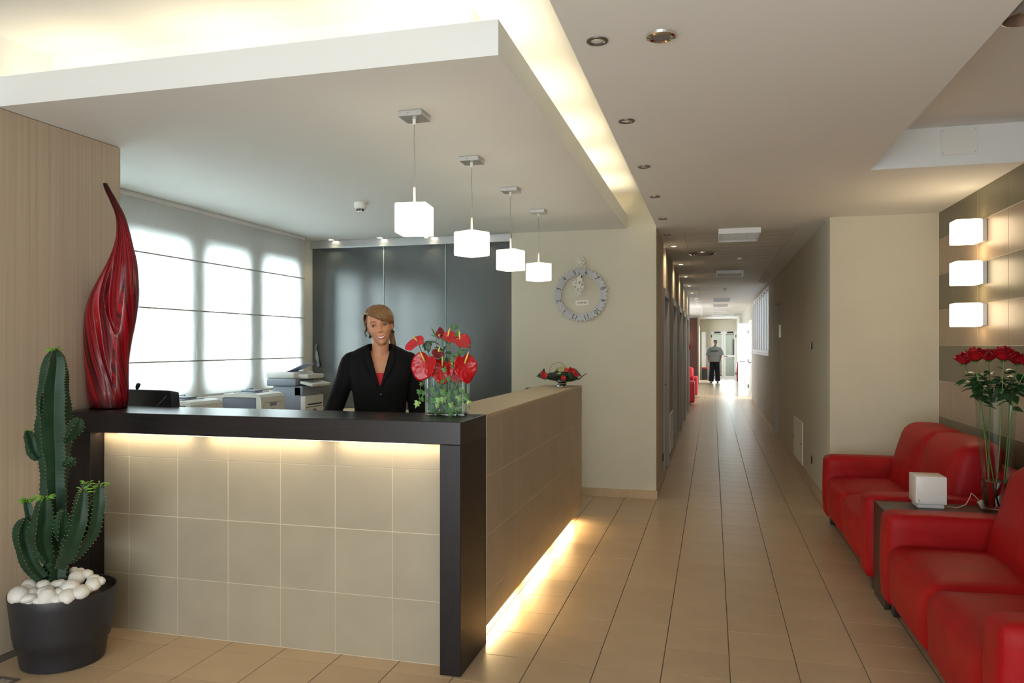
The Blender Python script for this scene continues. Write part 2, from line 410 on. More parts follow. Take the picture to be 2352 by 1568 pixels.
# ------------------------------------------------------------------ roman blinds
def blind(y0, y1, label):
    t = thing('roman_blind', label, 'blind', (-4.2, (y0+y1)/2, 1.07), group='roman blinds in front of the office windows')
    zs = [2.62, 2.21, 1.79, 1.37, 1.075]
    c = M(); n = 24
    for k in range(len(zs)-1):
        za, zb = zs[k], zs[k+1]
        rs = []
        for i in range(9):
            f = i/8; z = za+(zb-za)*f; bul = .006*math.sin(pi*f)
            rs.append([(-4.205+bul+.002*math.sin(j*1.3+k), y0+(y1-y0)*j/n, z) for j in range(n+1)])
        c.rings(rs, False, False, False)
    c.make('cloth', m_cloth, t, smooth=True)
    for z in zs[1:-1]: M().box(-4.199, -4.190, y0, y1, z-.0055, z+.0055).make('rod', m_seam, t)
    M().box(-4.215, -4.185, y0, y1, 2.615, 2.648).make('headrail', m_whitem, t)
    M().box(-4.212, -4.198, y0, y1, 1.062, 1.08).make('bottom_bar', m_whitem, t)
blind(3.70, 5.452, 'pale roman blind beside the red sculpture, nearer of the two at the office windows')
blind(5.456, 7.18, 'pale roman blind above the two printers, next to the frosted glass wall')

# ------------------------------------------------------------------ reception counter
rc = thing('reception_counter', 'L-shaped reception counter with black wooden frame and beige stone tiles', 'counter', (-2.2, 3.6, 0))
CT = 1.153
M().bbox(XL+.005, -1.10, 3.23, 3.63, CT-.105, CT, b=.003).make('countertop', m_black, rc, label='black stained wooden top')
for xa, xb in ((-1.20, -1.10), (-3.24, -3.135)):
    M().bbox(xa, xb, 3.23, 3.63, 0, CT-.105, b=.002, seg=1).make('leg', m_black_v, rc, label='broad black upright of the frame')
M().box(XL+.005, -3.242, 3.25, 3.62, 0, CT-.106).make('side_filler', m_black_v, rc)
M().box(-3.134, -1.201, 3.3232, 3.60, 0, CT-.106).make('core_panel', m_grout_l, rc)
M().box(-1.425, -1.0995, 3.632, 6.48, .10, CT-.012).make('side_core', m_grout_l, rc)
M().box(-1.42, -1.22, 3.632, 6.40, 0, .10).make('plinth', mat('plinth_laminate', (.5, .42, .30), .6), rc)
zr = [0.002, .297, .612, .915, CT-.106]
xv = [-3.134, -2.975, -2.675, -2.375, -2.075, -1.775, -1.475, -1.201]
for a in range(len(xv)-1):
    for b in range(4):
        M().bbox(xv[a]+.0012, xv[a+1]-.0012, 3.322+.0005*((a*3+b) % 3), 3.336, zr[b]+.0012, zr[b+1]-.0012, b=.001, seg=1).make('tile', m_ctile, rc)
zr = [.088, .236, .537, .838, CT-.013]; yv = [3.632]
while yv[-1] < 6.3: yv.append(yv[-1]+.303 if len(yv) > 1 else 3.632+.28)
yv[-1] = 6.492
for a in range(len(yv)-1):
    for b in range(4):
        M().bbox(-1.109, -1.0985, yv[a]+.0016, yv[a+1]-.0016, zr[b]+.0025, zr[b+1]-.0025, b=.0006, seg=1).make('tile', m_ctile, rc)
M().bbox(-1.435, -1.098, 3.632, 6.493, CT-.012, CT, b=.002, seg=1).make('side_top', mat('beige_top', (.50, .40, .26), .5, noise=.05), rc, label='beige top of the side wing')
M().bbox(-1.436, -1.426, 3.634, 6.49, .1, CT-.013, b=.002, seg=1).make('inner_panel', mat('inner_laminate', (.6, .48, .30), .5), rc)
M().box(-3.0, -1.3, 3.27, 3.30, 1.040, 1.047).make('light_strip', mat('tube_glow', (1, 1, 1), .4, emit=(1, .8, .5), es=3), rc)

# ------------------------------------------------------------------ desk behind the counter
wt = thing('office_worktop', 'beige worktop along the office window, carrying the printers', 'desk', (-3.9, 5.5, 0))
m_desk = mat('beech_laminate', (.62, .47, .28), .45, noise=.07, nscale=2, stretch=(12, 1, 1))
M().bbox(XW+.01, -3.45, 3.66, 7.44, .79, .82, b=.004).make('top', m_desk, wt)
M().bbox(-3.449, -2.2, 6.9, 7.44, .79, .82, b=.004).make('top', m_desk, wt)
for yy in (3.7, 5.4, 7.0): M().box(-4.2, -3.5, yy, yy+.03, 0, .79).make('side_panel', m_desk, wt)
M().box(-2.25, -2.22, 6.95, 7.4, 0, .79).make('side_panel', m_desk, wt)
dk = thing('reception_desk', 'low beige desk on the inner side of the counter, in front of the standing woman', 'desk', (-2.2, 3.95, 0))
M().bbox(-3.2, -1.45, 3.64, 4.02, .71, .74, b=.004).make('top', m_desk, dk)
M().box(-3.15, -3.12, 3.65, 4.0, 0, .71).make('side_panel', m_desk, dk); M().box(-1.52, -1.49, 3.65, 4.0, 0, .71).make('side_panel', m_desk, dk)

# ------------------------------------------------------------------ soft rounded cushions
def cushion(m, x0, x1, y0, y1, z0, z1, r=.04, puff=(0, 0, 0), n=10, shear=None, wr=0):
    bm = bmesh.new(); bmesh.ops.create_cube(bm, size=2); bmesh.ops.subdivide_edges(bm, edges=bm.edges[:], cuts=n, use_grid_fill=True)
    c = Vector(((x0+x1)/2, (y0+y1)/2, (z0+z1)/2)); h = Vector(((x1-x0)/2, (y1-y0)/2, (z1-z0)/2))
    for v in bm.verts:
        u = v.co.copy(); u = Vector([math.copysign(abs(a)**.72, a) for a in u])
        p = Vector((u.x*h.x, u.y*h.y, u.z*h.z)); q = Vector([max(-(h[i]-r), min(h[i]-r, p[i])) for i in range(3)])
        d = p-q
        if d.length > 1e-6: p = q+d.normalized()*min(r, d.length) if d.length > r else p
        for i in range(3):
            if puff[i]:
                j, k = [(1, 2), (0, 2), (0, 1)][i]
                p[i] += puff[i]*u[i]*(1-u[j]**2)*(1-u[k]**2)
        if wr: p += Vector((mnoise.noise(p*9+c), mnoise.noise(p*9+c*2+Vector((5, 0, 0))), mnoise.noise(p*9+c*3+Vector((0, 7, 0)))))*wr
        if shear: p = shear(p)
        v.co = c+p
    return m.bm(bm)

# ------------------------------------------------------------------ sofas (seats face -X, length 1.86 along y)
def sofa(y0, label, x=0.0):
    Ls = 1.87
    t = thing('sofa', label, 'sofa', (1.38+x, y0+Ls/2, 0), group='red leather sofas along the tiled wall')
    xf, xb = .915+x, 1.84+x
    ar = .20
    M_ = M()
    cushion(M(), xf, xb-.12, y0, y0+ar, .075, .585, r=.045, puff=(.012, 0, .006), n=9, wr=.004).make('armrest', m_red, t, smooth=True)
    cushion(M(), xf, xb-.12, y0+Ls-ar, y0+Ls, .075, .585, r=.045, puff=(.012, 0, .006), n=9, wr=.004).make('armrest', m_red, t, smooth=True)
    M().bbox(xf+.05, xb-.02, y0+.10, y0+Ls-.10, .075, .22, b=.02).make('base', m_red, t, smooth=40)
    ym = y0+Ls/2
    for a, b in ((y0+ar-.005, ym), (ym, y0+Ls-ar+.005)):
        cushion(M(), xf+.005, xb-.26, a, b, .10, .425, r=.06, puff=(.03, 0, .03), n=10, wr=.006).make('seat_cushion', m_red, t, smooth=True)
        sh = lambda p: Vector((p.x+(p.z)*.28, p.y, p.z))
        cushion(M(), xb-.42, xb-.15, a+.004, b-.004, .34, .885, r=.075, puff=(.03, .004, .02), n=10, shear=sh, wr=.006).make('back_cushion', m_red, t, smooth=True)
    M().bbox(xb-.16, xb, y0+.02, y0+Ls-.02, .075, .74, b=.04, seg=3).make('back_frame', m_red, t, smooth=40)
    for lx in (xf+.08, xb-.14):
        for ly in (y0+.07, y0+Ls-.07):
            M().bbox(lx-.03, lx+.03, ly-.03, ly+.03, 0, .08, b=.004).make('foot', m_blackp, t)
    return t
sofa(2.79, 'red leather two-seat sofa nearest the camera, cut off by the right picture edge')
sofa(5.0, 'red leather two-seat sofa in the corner below the square wall lamps', -.01)

# side table between the sofas
st = thing('side_table', 'narrow dark brown side table squeezed between the two red sofas', 'table', (1.35, 4.825, 0))
m_wenge = mat('wenge', (.035, .022, .018), .35, noise=.25, nscale=4, stretch=(2, 30, 30))
M().bbox(.945, 1.80, 4.675, 4.975, .535, .562, b=.002).make('table_top', m_wenge, st)
M().bbox(.945, .972, 4.677, 4.973, 0, .535, b=.002).make('side_panel', m_wenge, st)
M().bbox(1.773, 1.80, 4.677, 4.973, 0, .535, b=.002).make('side_panel', m_wenge, st)

# unlit cube lamp with plug
tl = thing('table_lamp', 'unlit white glass cube lamp with loose plug on the dark side table', 'lamp', (1.215, 4.89, .562))
M().bbox(1.135, 1.297, 4.80, 4.962, .585, .745, b=.005, seg=3).make('shade', m_opal_off, tl, smooth=40)
M().bbox(1.146, 1.286, 4.811, 4.951, .562, .584, b=.003).make('base', m_whitem, tl)
M().box(1.15, 1.156, 4.7995, 4.8005, .60, .612).make('switch_mark', m_gray, tl)
cord = [(1.29, 4.86, .57), (1.36, 4.84, .567), (1.40, 4.83, .59), (1.425, 4.835, .635), (1.43, 4.84, .655), (1.45, 4.845, .64), (1.475, 4.85, .612)]
M().tube(cord, .003, 6).make('cord', glass('cord_plastic', (.9, .8, .6)) if 0 else mat('cord_plastic', (.55, .42, .30), .4), tl, smooth=True)
pm = M().bbox(-.016, .016, -.012, .012, -.022, .022, b=.004)
Rm = Matrix.Translation((1.488, 4.852, .592)) @ Matrix.Rotation(-.5, 4, 'Y'); pm.v = [Rm @ p for p in pm.v]
pm.make('plug', mat('plug_plastic', (.45, .38, .30), .4), tl, smooth=40)

# ------------------------------------------------------------------ wall lamps
for k, (z, lb) in enumerate(((2.241, 'topmost'), (1.94, 'middle'), (1.637, 'lowest'))):
    t = thing('wall_lamp', lb+' of the three lit cube lamps on the striped tile wall', 'lamp', (1.88, 6.16, z), group='lit cube wall lamps')
    M().bbox(1.868, 1.90, 6.075, 6.25, z+.005, z+.165, b=.003).make('wall_plate', m_alu, t)
    M().bbox(1.700, 1.867, 6.08, 6.245, z, z+.17, b=.008, seg=3).make('shade', m_opal_w, t, smooth=40)

# ------------------------------------------------------------------ pendant lamps
pl = ['pendant cube lamp nearest the camera, leftmost of the four', 'second pendant cube lamp counting from the left',
      'third pendant cube lamp from the left, in front of the frosted glass edge', 'farthest and rightmost pendant cube lamp, next to the gear clock']
for k in range(4):
    px, py = -1.43, 3.49+.923*k
    t = thing('pendant_lamp', pl[k], 'lamp', (px, py, 2.05), 0, group='cube pendant lamps over the counter')
    a = math.radians([7, -27, -15, -32][k]); R = Matrix.Translation((px, py, 0)) @ Matrix.Rotation(a, 4, 'Z')
    def rt(m): m.v = [R @ p for p in m.v]; return m
    rt(M().bbox(-.079, .079, -.079, .079, 2.05, 2.198, b=.008, seg=3)).make('shade', m_opal, t, smooth=40)
    M().cyl((px, py, 2.199), (px, py, 2.285), .0065, 10).make('stem', m_white, t, smooth=40)
    M().tube([(px, py, 2.285), (px+.002, py, 2.4), (px-.002, py, 2.5), (px, py, 2.622)], .0022, 6).make('cord', mat('clear_cord', (.35, .33, .30), .3), t)
    M().lathe([(.006, 2.595), (.009, 2.60), (.010, 2.624)], (px, py, 0), 12).make('cord_grip', m_white, t, smooth=40)
    M().bbox(px-.062, px+.062, py-.062, py+.062, 2.622, 2.65, b=.002, seg=1).make('canopy_box', m_alu, t)
    M().cyl((px-.01, py-.064, 2.637), (px-.01, py-.061, 2.637), .004, 8).cyl((px+.061, py, 2.637), (px+.064, py, 2.637), .004, 8).make('screw', m_gray, t)
    if k == 0: M().ell((px+.055, py+.02, 2.045), (.013, .013, .012), 10, 6).make('bulb_tip', m_lit, t, smooth=True)

# ------------------------------------------------------------------ ceiling fittings
def spot(loc, energy, size=85, blend=.6, col=(1, .80, .50)):
    d = bpy.data.lights.new('downlight_beam', 'SPOT'); d.energy = energy; d.spot_size = math.radians(size); d.spot_blend = blend; d.color = col
    d.shadow_soft_size = .025; o = bpy.data.objects.new('downlight_beam', d); COL.objects.link(o); o.location = loc; return o
m_bronze = mat('dark_bronze', (.14, .12, .10), .3, metal=.5)
m_refl = mat('reflector', (.7, .7, .68), .15, metal=1); m_bulb = mat('halogen_face', (.75, .8, .75), .1, metal=.3)
def downlight_proto(lit):
    t = thing('recessed_downlight', 'x', 'downlight', (0, 0, 0))
    M().lathe([(.026, -.001), (.030, -.006), (.040, -.005), (.041, 0), (.026, 0)], n=24, caps=(False, False)).make('ring', m_whitem if lit else m_bronze, t, smooth=40, local=True)
    M().lathe([(.027, -.001), (.020, -.0035), (.008, -.0042), (.001, -.0043)], n=20, caps=(False, True)).make('bulb' if lit else 'reflector', m_lit if lit else m_bulb, t, smooth=True, local=True)
    return t
P_on = P_off = None
def downlight(x, y, z, lit, label, group):
    global P_on, P_off
    if lit:
        if P_on is None: P_on = downlight_proto(True); o = P_on
        else: o = copy_tree(P_on)
    else:
        if P_off is None: P_off = downlight_proto(False); o = P_off
        else: o = copy_tree(P_off)
    o.location = (x, y, z); o['label'] = label; o['group'] = group
g1 = 'unlit downlights in the lobby ceiling'
names = ['unlit recessed downlight nearest the camera, left of the round ceiling speaker', 'second unlit downlight along the cove edge of the lobby ceiling', 'third unlit downlight along the cove edge of the lobby ceiling',
         'fourth unlit downlight along the cove edge, just short of the corridor', 'last unlit lobby downlight, right at the corridor mouth']
for (x, y), n in zip([(-.42, 2.83), (-.425, 3.88), (-.425, 4.90), (-.43, 5.91), (-.435, 6.96)], names): downlight(x, y, H-.0005, False, n, g1)
downlight(-.455, 7.98, H-.0005, False, 'unlit downlight just inside the corridor, before the first lit one', 'corridor downlights')
for k in range(5):
    w_ = ['nearest', 'second nearest', 'third nearest', 'fourth nearest', 'fifth nearest'][k]
    downlight(-.43, 8.91+2*k, H-.0005, True, w_+' lit downlight above the grey doors of the corridor', 'corridor downlights')
    spot((-.43, 8.91+2*k, H-.012), 17, 150, .8)
for k, y in enumerate((19.1, 20.1, 21.3, 22.3, 23.3, 27.7, 29.7, 32.0)):
    downlight(-.40, y, H-.0005, True, 'small lit downlight of the far corridor row, '+('nearest','second','third','fourth','fifth','sixth','seventh','farthest')[k]+' in that row', 'far corridor downlights')
    if k % 2 == 0: spot((-.40, y, H-.012), 6, 120, .9)
dl = ['lit downlight at the window end of the frosted glass wall', 'second lit downlight from the window, before the frosted glass wall', 'lit downlight hidden partly by the nearest pendant lamp', 'lit downlight before the right end of the frosted glass wall']
for k in range(4):
    x = -4.0+.575*k
    downlight(x, 7.40, H-.0005, True, dl[k], 'lit downlights above the frosted glass wall'); spot((x, 7.40, H-.012), 5, 110, .8)
# round speaker
sp = thing('ceiling_speaker', 'round chrome-rimmed ceiling speaker beside the nearest downlight', 'speaker', (-.184, 2.84, 2.636))
M().lathe([(.034, -.010), (.043, -.014), (.054, -.010), (.056, 0), (.034, 0)], (-.184, 2.84, H), 32, (False, False)).make('rim', m_chrome, sp, smooth=40)
M().lathe([(.0345, -.009), (.001, -.0095)], (-.184, 2.84, H), 32, (False, True)).make('grille', mat('grille', (.20, .19, .18), .6, bump=1, bscale=600), sp)
# smoke detectors
def detector(x, y, z, label, s=1):
    t = thing('smoke_detector', label, 'smoke detector', (x, y, z-.085*s))
    M().lathe([(.001, -.050*s), (.040*s, -.050*s), (.047*s, -.044*s), (.050*s, 0)], (x, y, z), 24, (True, True)).make('body', m_white, t, smooth=40)
    m = M()
    for j in range(14):
        a = 2*pi*j/14; cx, cy = x+.026*s*math.cos(a), y+.026*s*math.sin(a); m.box(cx-.0025*s, cx+.0025*s, cy-.0025*s, cy+.0025*s, z-.068*s, z-.050*s)
    m.make('cage', m_blackp, t)
    M().lathe([(.001, -.075*s), (.024*s, -.075*s), (.028*s, -.067*s), (.001, -.067*s)], (x, y, z), 20).make('cap', m_white, t, smooth=40)
detector(-2.75, 5.565, H, 'white smoke detector on the canopy underside, left of the nearest pendant')
detector(.345, 10.3, H, 'small smoke detector on the corridor ceiling behind the round vent', .7)
detector(.25, 15.8, H, 'tiny dark-centred detector far along the corridor ceiling', .6)
# round vent
rv = thing('ceiling_vent', 'round multi-ring air vent in the corridor ceiling', 'vent', (-.122, 9.72, 2.63))
M().lathe([(.135, -.012), (.150, -.016), (.166, -.006), (.167, 0), (.135, 0)], (-.122, 9.72, H), 40, (False, False)).make('rim', m_chrome, rv, smooth=40)
M().lathe([(.135, -.003), (.001, -.003)], (-.122, 9.72, H), 32, (False, True)).make('duct_shade', m_dark, rv)  # flat disc, the shade inside the vent is put into its dark colour
for r in (.105, .07, .035): M().lathe([(r-.012, -.010), (r, -.014), (r+.004, -.008), (r-.012, -.006)], (-.122, 9.72, H), 32, (False, False)).make('ring', m_alu, rv, smooth=40)
# louvred fluorescent fittings
m_louv = mat('louvre_enamel', (.62, .62, .60), .4)
fx = thing('ceiling_light', 'nearest louvred fluorescent fitting at the start of the corridor ceiling', 'ceiling light', (.2575, 8.03, 2.60), group='louvred fluorescent fittings of the corridor')
bx = M(); bx.bbox(-.2, .2, -.32, .32, .045, .05, b=.001, seg=1); bx.box(-.2, -.19, -.32, .32, 0, .045); bx.box(.19, .2, -.32, .32, 0, .045); bx.box(-.19, .19, -.32, -.31, 0, .045); bx.box(-.19, .19, .31, .32, 0, .045)
bx.make('housing', m_whitem, fx, local=True)
for k in range(5): M().box(-.189, .189, -.2+.1*k-.003, -.2+.1*k+.003, .004, .04).make('louvre', m_louv, fx, local=True)
for k in (-.09, .09): M().cyl((k, -.29, .025), (k, .29, .025), .012, 10).make('tube', m_white, fx, local=True, smooth=40)
wd = ['', 'second', 'third', 'fourth', 'fifth', 'sixth']
for k, y in enumerate((8.03, 12.3, 19.4, 22.2, 26, 29.5)):
    if k: copy_tree(fx, None, (.2575 if k < 2 else .22, y, 2.60), 0, wd[k]+' louvred fluorescent fitting along the corridor ceiling')
# hanging cylinder lamp at the picture edge
LX, LY, LZ = 1.072, 3.045, 2.655
cl = thing('cylinder_downlight', 'grey cylindrical ceiling lamp cut by the top right picture corner', 'lamp', (LX, LY, LZ))
M().lathe([(.070, 0), (.080, .003), (.077, .02), (.068, .05), (.066, .244)], (LX, LY, LZ), 32, (False, True)).make('body', mat('satin_bronze', (.34, .30, .27), .3, metal=.6), cl, smooth=40)
M().lathe([(.070, 0), (.054, .03), (.032, .06), (.001, .06)], (LX, LY, LZ), 32, (False, True)).make('reflector', mat('brown_reflector', (.18, .12, .09), .2, metal=.5), cl, smooth=True)
M().lathe([(.027, .035), (.016, .025), (.001, .023)], (LX, LY, LZ), 20, (True, True)).make('bulb', m_bulb, cl, smooth=True)
# blank cover plate on the ceiling step
cp = thing('cover_plate', 'blank cream cover plate with four screws on the ceiling step', 'plate', (1.52, 5.375, 2.716))
M().bbox(1.414, 1.626, 5.371, 5.38, 2.716, 2.886, b=.002).make('plate', m_white, cp)
for sx in (1.428, 1.612):
    for sz in (2.73, 2.872): M().cyl((sx, 5.3705, sz), (sx, 5.369, sz), .003, 8).make('screw', m_gray, cp)

m_milk = cloth_mat(); m_milk.name = 'milk_glass'
# ------------------------------------------------------------------ corridor fittings
for k, d in enumerate(doors_l):
    w_ = ['nearest', 'second', 'third', 'fourth', 'fifth'][k]
    o = thing('door_%d' % (k+1), w_+' grey door on the left side of the corridor', None, (CL-.06, d+.5, 0), kind='structure')
    X0, X1 = CL-.125, CL+.012
    f = M(); f.box(X0, X1, d+.001, d+.06, 0, 2.15); f.box(X0, X1, d+.94, d+.999, 0, 2.15); f.box(X0, X1, d+.06, d+.94, 2.06, 2.15)
    f.make('door_frame', m_frame, o)
    M().bbox(CL-.11, CL-.07, d+.062, d+.938, .005, 2.058, b=.002, seg=1).make('door_leaf', m_door, o)
    M().cyl((CL-.07, d+.86, 1.02), (CL-.02, d+.86, 1.02), .009, 8).cyl((CL-.025, d+.87, 1.02), (CL-.025, d+.76, 1.02), .008, 8).make('handle', m_blackp, o)
def wallbox(name, label, cat, x, y0, y1, z0, z1, side, mt, dots=True, t=.012, grp=None):
    s = -1 if side == 'R' else 1
    o = thing(name, label, cat, (x, (y0+y1)/2, z0), group=grp)
    a, b = sorted((x, x+s*t)); M().bbox(a, b, y0, y1, z0, z1, b=.003).make('cover', mt, o)
    if dots:
        for yy in (y0+.06, y1-.06):
            M().cyl((x+s*t, yy, (z0+z1)/2), (x+s*(t+.006), yy, (z0+z1)/2), .01, 8).make('lock', m_blackp, o)
    return o
wallbox('access_panel', 'white access panel low on the right corridor wall', 'panel', CR, 9.33, 10.28, .10, .60, 'R', m_white)
wallbox('access_panel', 'white access panel low on the left corridor wall after the first door', 'panel', CL, 9.80, 10.50, .12, .62, 'L', m_white)
def socket(x, y, z, side, label, r=.035):
    s = -1 if side == 'R' else 1
    o = thing('wall_switch', label, 'switch', (x, y, z-r))
    M().bbox(min(x, x+s*.010), max(x, x+s*.010), y-.05, y+.05, z-.038, z+.038, b=.004).make('plate', m_blackp, o)
    M().bbox(min(x+s*.010, x+s*.016), max(x+s*.010, x+s*.016), y-.025, y+.025, z-.028, z+.028, b=.003).make('button', m_alu, o)
socket(CR, 8.54, 1.5, 'R', 'black switch at eye height on the right corridor wall')
socket(CR, 8.56, .285, 'R', 'black socket near the skirting behind the far sofa')
socket(CL, 8.45, .27, 'L', 'black socket on the left corridor wall before the first door')
wallbox('wall_sign', 'small brass and white sign plate on the right corridor wall', 'sign', CR, 12.2, 12.5, 1.62, 1.82, 'R', mat('sign_plate', (.72, .68, .42), .3), dots=False)
dw = thing('door_6', 'grey door in the recess of the right corridor wall', None, (CR+.12, 13.07, 0), kind='structure')
M().bbox(CR+.10, CR+.135, 12.56, 13.59, .005, 2.17, b=.002, seg=1).make('door_leaf', mat('pale_door', (.55, .55, .52), .5), dw)
M().cyl((CR+.05, 12.7, 1.02), (CR+.10, 12.7, 1.02), .009, 8).make('handle', m_blackp, dw)
# band of high glazed panes along the right wall
wn = thing('window_5', 'band of high white framed panes along the right corridor wall', None, (CR, 17.5, 1.3), kind='structure')
f = M(); f.box(CR-.015, CR+.06, 14.75, 20.3, 1.30, 1.40); f.box(CR-.015, CR+.06, 14.75, 20.3, 2.52, 2.60); f.make('window_frame', m_whitem, wn)
for k in range(8):
    yy = 14.75+k*(5.55/7)-.03
    yy = max(14.75, min(yy, 20.24)); M().box(CR-.012, CR+.05, yy, yy+.06, 1.40, 2.52).make('mullion', m_whitem, wn)
    if k < 7: M().box(CR+.02, CR+.026, yy+.06, yy+5.55/7-.001, 1.40, 2.52).make('pane', m_milk, wn)
    if k < 7: M().box(CR-.022, CR-.012, yy+.35, yy+.45, 2.53, 2.56).box(CR-.018, CR-.012, yy+.1, yy+.7, 1.335, 1.345).make('latch', m_blackp, wn)
# open white double doors letting daylight in
def leaf(name, label, p, a, w_=.82, h=2.1):
    R = Matrix.Translation(p) @ Matrix.Rotation(a, 4, 'Z')
    o = thing(name, label, None, p, kind='structure'); 
    def rr(m): m.v = [R @ q for q in m.v]; return m
    f = M(); f.box(0, .09, -.02, .02, .005, h); f.box(w_-.09, w_, -.02, .02, .005, h); f.box(.09, w_-.09, -.02, .02, h-.1, h); f.box(.09, w_-.09, -.02, .02, .005, .14); f.box(.09, w_-.09, -.02, .02, .95, 1.05)
    rr(f).make('door_frame', m_whitem, o)
    rr(M().box(.09, w_-.09, -.004, .004, .14, .95)).make('pane', m_milk, o)
    rr(M().box(.09, w_-.09, -.004, .004, 1.05, h-.1)).make('pane', m_milk, o)
    rr(M().cyl((w_-.045, -.02, 1.02), (w_-.045, -.07, 1.02), .012, 8).cyl((w_-.03, -.065, 1.02), (w_-.17, -.065, 1.02), .011, 8).cyl((w_-.045, .02, 1.02), (w_-.045, .07, 1.02), .012, 8).cyl((w_-.03, .065, 1.02), (w_-.17, .065, 1.02), .011, 8)).make('handle', m_blackp, o)
    for z in (.25, 1.0, 1.85): rr(M().box(-.015, .015, -.03, .03, z, z+.1)).make('hinge', m_blackp, o)
leaf('door_7', 'white glazed door leaf standing closed in the right corridor wall', (CR+.03, 21.22, 0), math.radians(90), .80, 2.15)
leaf('door_8', 'open white glazed door leaf farther along the right of the corridor', (CR-.01, 23.28, 0), math.radians(205), .30, 2.15)
# glazed double door at the end
ed = thing('door_9', 'white glazed double door closing the far end of the corridor', None, (.48, YE+.05, 0), kind='structure')
for a, b in ((-.06, .475), (.485, 1.02)):
    f = M(); y0, y1 = YE+.03, YE+.08
    f.box(a+.002, a+.08, y0, y1, .005, 2.118); f.box(b-.08, b-.002, y0, y1, .005, 2.118); f.box(a+.08, b-.08, y0, y1, 2.02, 2.118); f.box(a+.08, b-.08, y0, y1, .005, .14); f.box(a+.08, b-.08, y0, y1, .98, 1.07)
    f.make('door_frame', m_whitem, ed)
    M().box(a+.08, b-.08, YE+.05, YE+.056, .14, .98).make('pane', m_pane, ed); M().box(a+.08, b-.08, YE+.05, YE+.056, 1.07, 2.02).make('pane', m_pane, ed)
    M().box((a+b)/2-.13, (a+b)/2+.13, YE-.02, YE+.03, 2.04, 2.10).make('door_closer', m_blackp, ed)
M().cyl((.52, YE+.03, 1.02), (.52, YE-.03, 1.02), .012, 8).cyl((.50, YE-.03, 1.02), (.64, YE-.03, 1.02), .012, 8).make('handle', m_blackp, ed)
for z in (.2, 1.85): M().box(.985, 1.015, YE, YE+.03, z, z+.12).box(-.055, -.025, YE, YE+.03, z, z+.12).make('hinge', m_blackp, ed)
# lobby cabinet seen through the end door
cb = thing('cabinet', 'brown and grey cabinet seen through the glazed end door', 'cabinet', (.80, 38.5, 0))
M().bbox(.55, 1.25, 38.3, 38.7, 0, 2.0, b=.005).make('body', m_frame, cb); M().bbox(.95, 1.15, 38.27, 38.30, .9, 1.8, b=.004).make('notice', mat('dull_purple', (.12, .07, .09), .6), cb)
M().box(-.46, -.26, YE+.06, YE+.065, .5, 2.1).make('window_6', m_milk, kind='structure')
# bin, extinguisher, fire alarm, chairs
bn = thing('waste_bin', 'black waste bin with red lid at the far corridor end', 'bin', (-.33, 34.1, 0))
M().bbox(-.44, -.22, 33.98, 34.22, 0, .49, b=.01).make('body', m_blackp, bn); M().bbox(-.445, -.215, 33.97, 34.23, .49, .54, b=.01).make('lid', mat('red_plastic', (.55, .01, .02), .4), bn)
fe = thing('fire_hose_cabinet', 'flat red fire cabinet on the right wall near the end door', 'cabinet', (.97, 31, .1))
M().bbox(.93, 1.018, 30.6, 31.3, .08, .85, b=.02).make('body', mat('red_enamel', (.45, .01, .015), .35), fe); M().bbox(.92, .93, 30.7, 31.2, .3, .7, b=.003).make('front_pane', mat('red_enamel_front', (.5, .03, .03), .3), fe)
al = thing('fire_alarm_button', 'small red alarm box at the end of the left corridor wall', 'alarm', (CL+.015, 18.3, 1.4))
M().bbox(CL, CL+.035, 18.2, 18.3, 1.40, 1.52, b=.004).make('housing', mat('alarm_red', (.5, .01, .01), .4), al); M().bbox(CL+.035, CL+.038, 18.22, 18.28, 1.43, 1.49, b=.001).make('press_pane', m_dark, al)
bp = thing('partition_panel', 'dark brown panel between corridor and waiting area with a small lit lamp', 'partition', (-.75, 29.8, 0))
M().bbox(-1.35, -.56, 29.72, 29.86, 0, 2.55, b=.005).make('board', m_brown, bp); M().bbox(-1.35, -.56, 29.70, 29.719, 2.3, 2.5, b=.003).make('top_rail', m_brown, bp)
lp = thing('wall_lamp', 'small lit cube lamp on the dark brown panel', 'lamp', (-.93, 29.65, 1.75)); M().bbox(-1.0, -.86, 29.52, 29.66, 1.70, 1.88, b=.005).make('shade', m_opal_w, lp); M().bbox(-.98, -.88, 29.66, 29.698, 1.73, 1.85, b=.003).make('wall_plate', m_alu, lp)
def easy_chair(x, y, rz, label):
    R = Matrix.Translation((x, y, 0)) @ Matrix.Rotation(rz, 4, 'Z')
    t = thing('easy_chair', label, 'chair', (x, y, 0), rz, group='red chairs of the waiting area')
    mr = mat('red_chair_leather', (.62, .03, .045), .4)
    cushion(M(), -.3, .3, -.28, .28, .12, .44, r=.05, n=5).make('seat', mr, t, smooth=True, local=True)
    cushion(M(), -.3, .3, .18, .36, .30, .86, r=.06, n=5).make('backrest', mr, t, smooth=True, local=True)
    for s in (-1, 1): cushion(M(), s*.36-.07, s*.36+.07, -.3, .34, .06, .60, r=.04, n=5).make('armrest', mr, t, smooth=True, local=True)
    for sx in (-.3, .3):
        for sy in (-.22, .26): M().box(sx-.02, sx+.02, sy-.02, sy+.02, 0, .14).make('leg', m_blackp, t, local=True)
easy_chair(-.86, 19.6, 0.0, 'nearer red armchair at the open waiting area')
easy_chair(-.84, 22.6, 0.0, 'farther red armchair at the open waiting area')

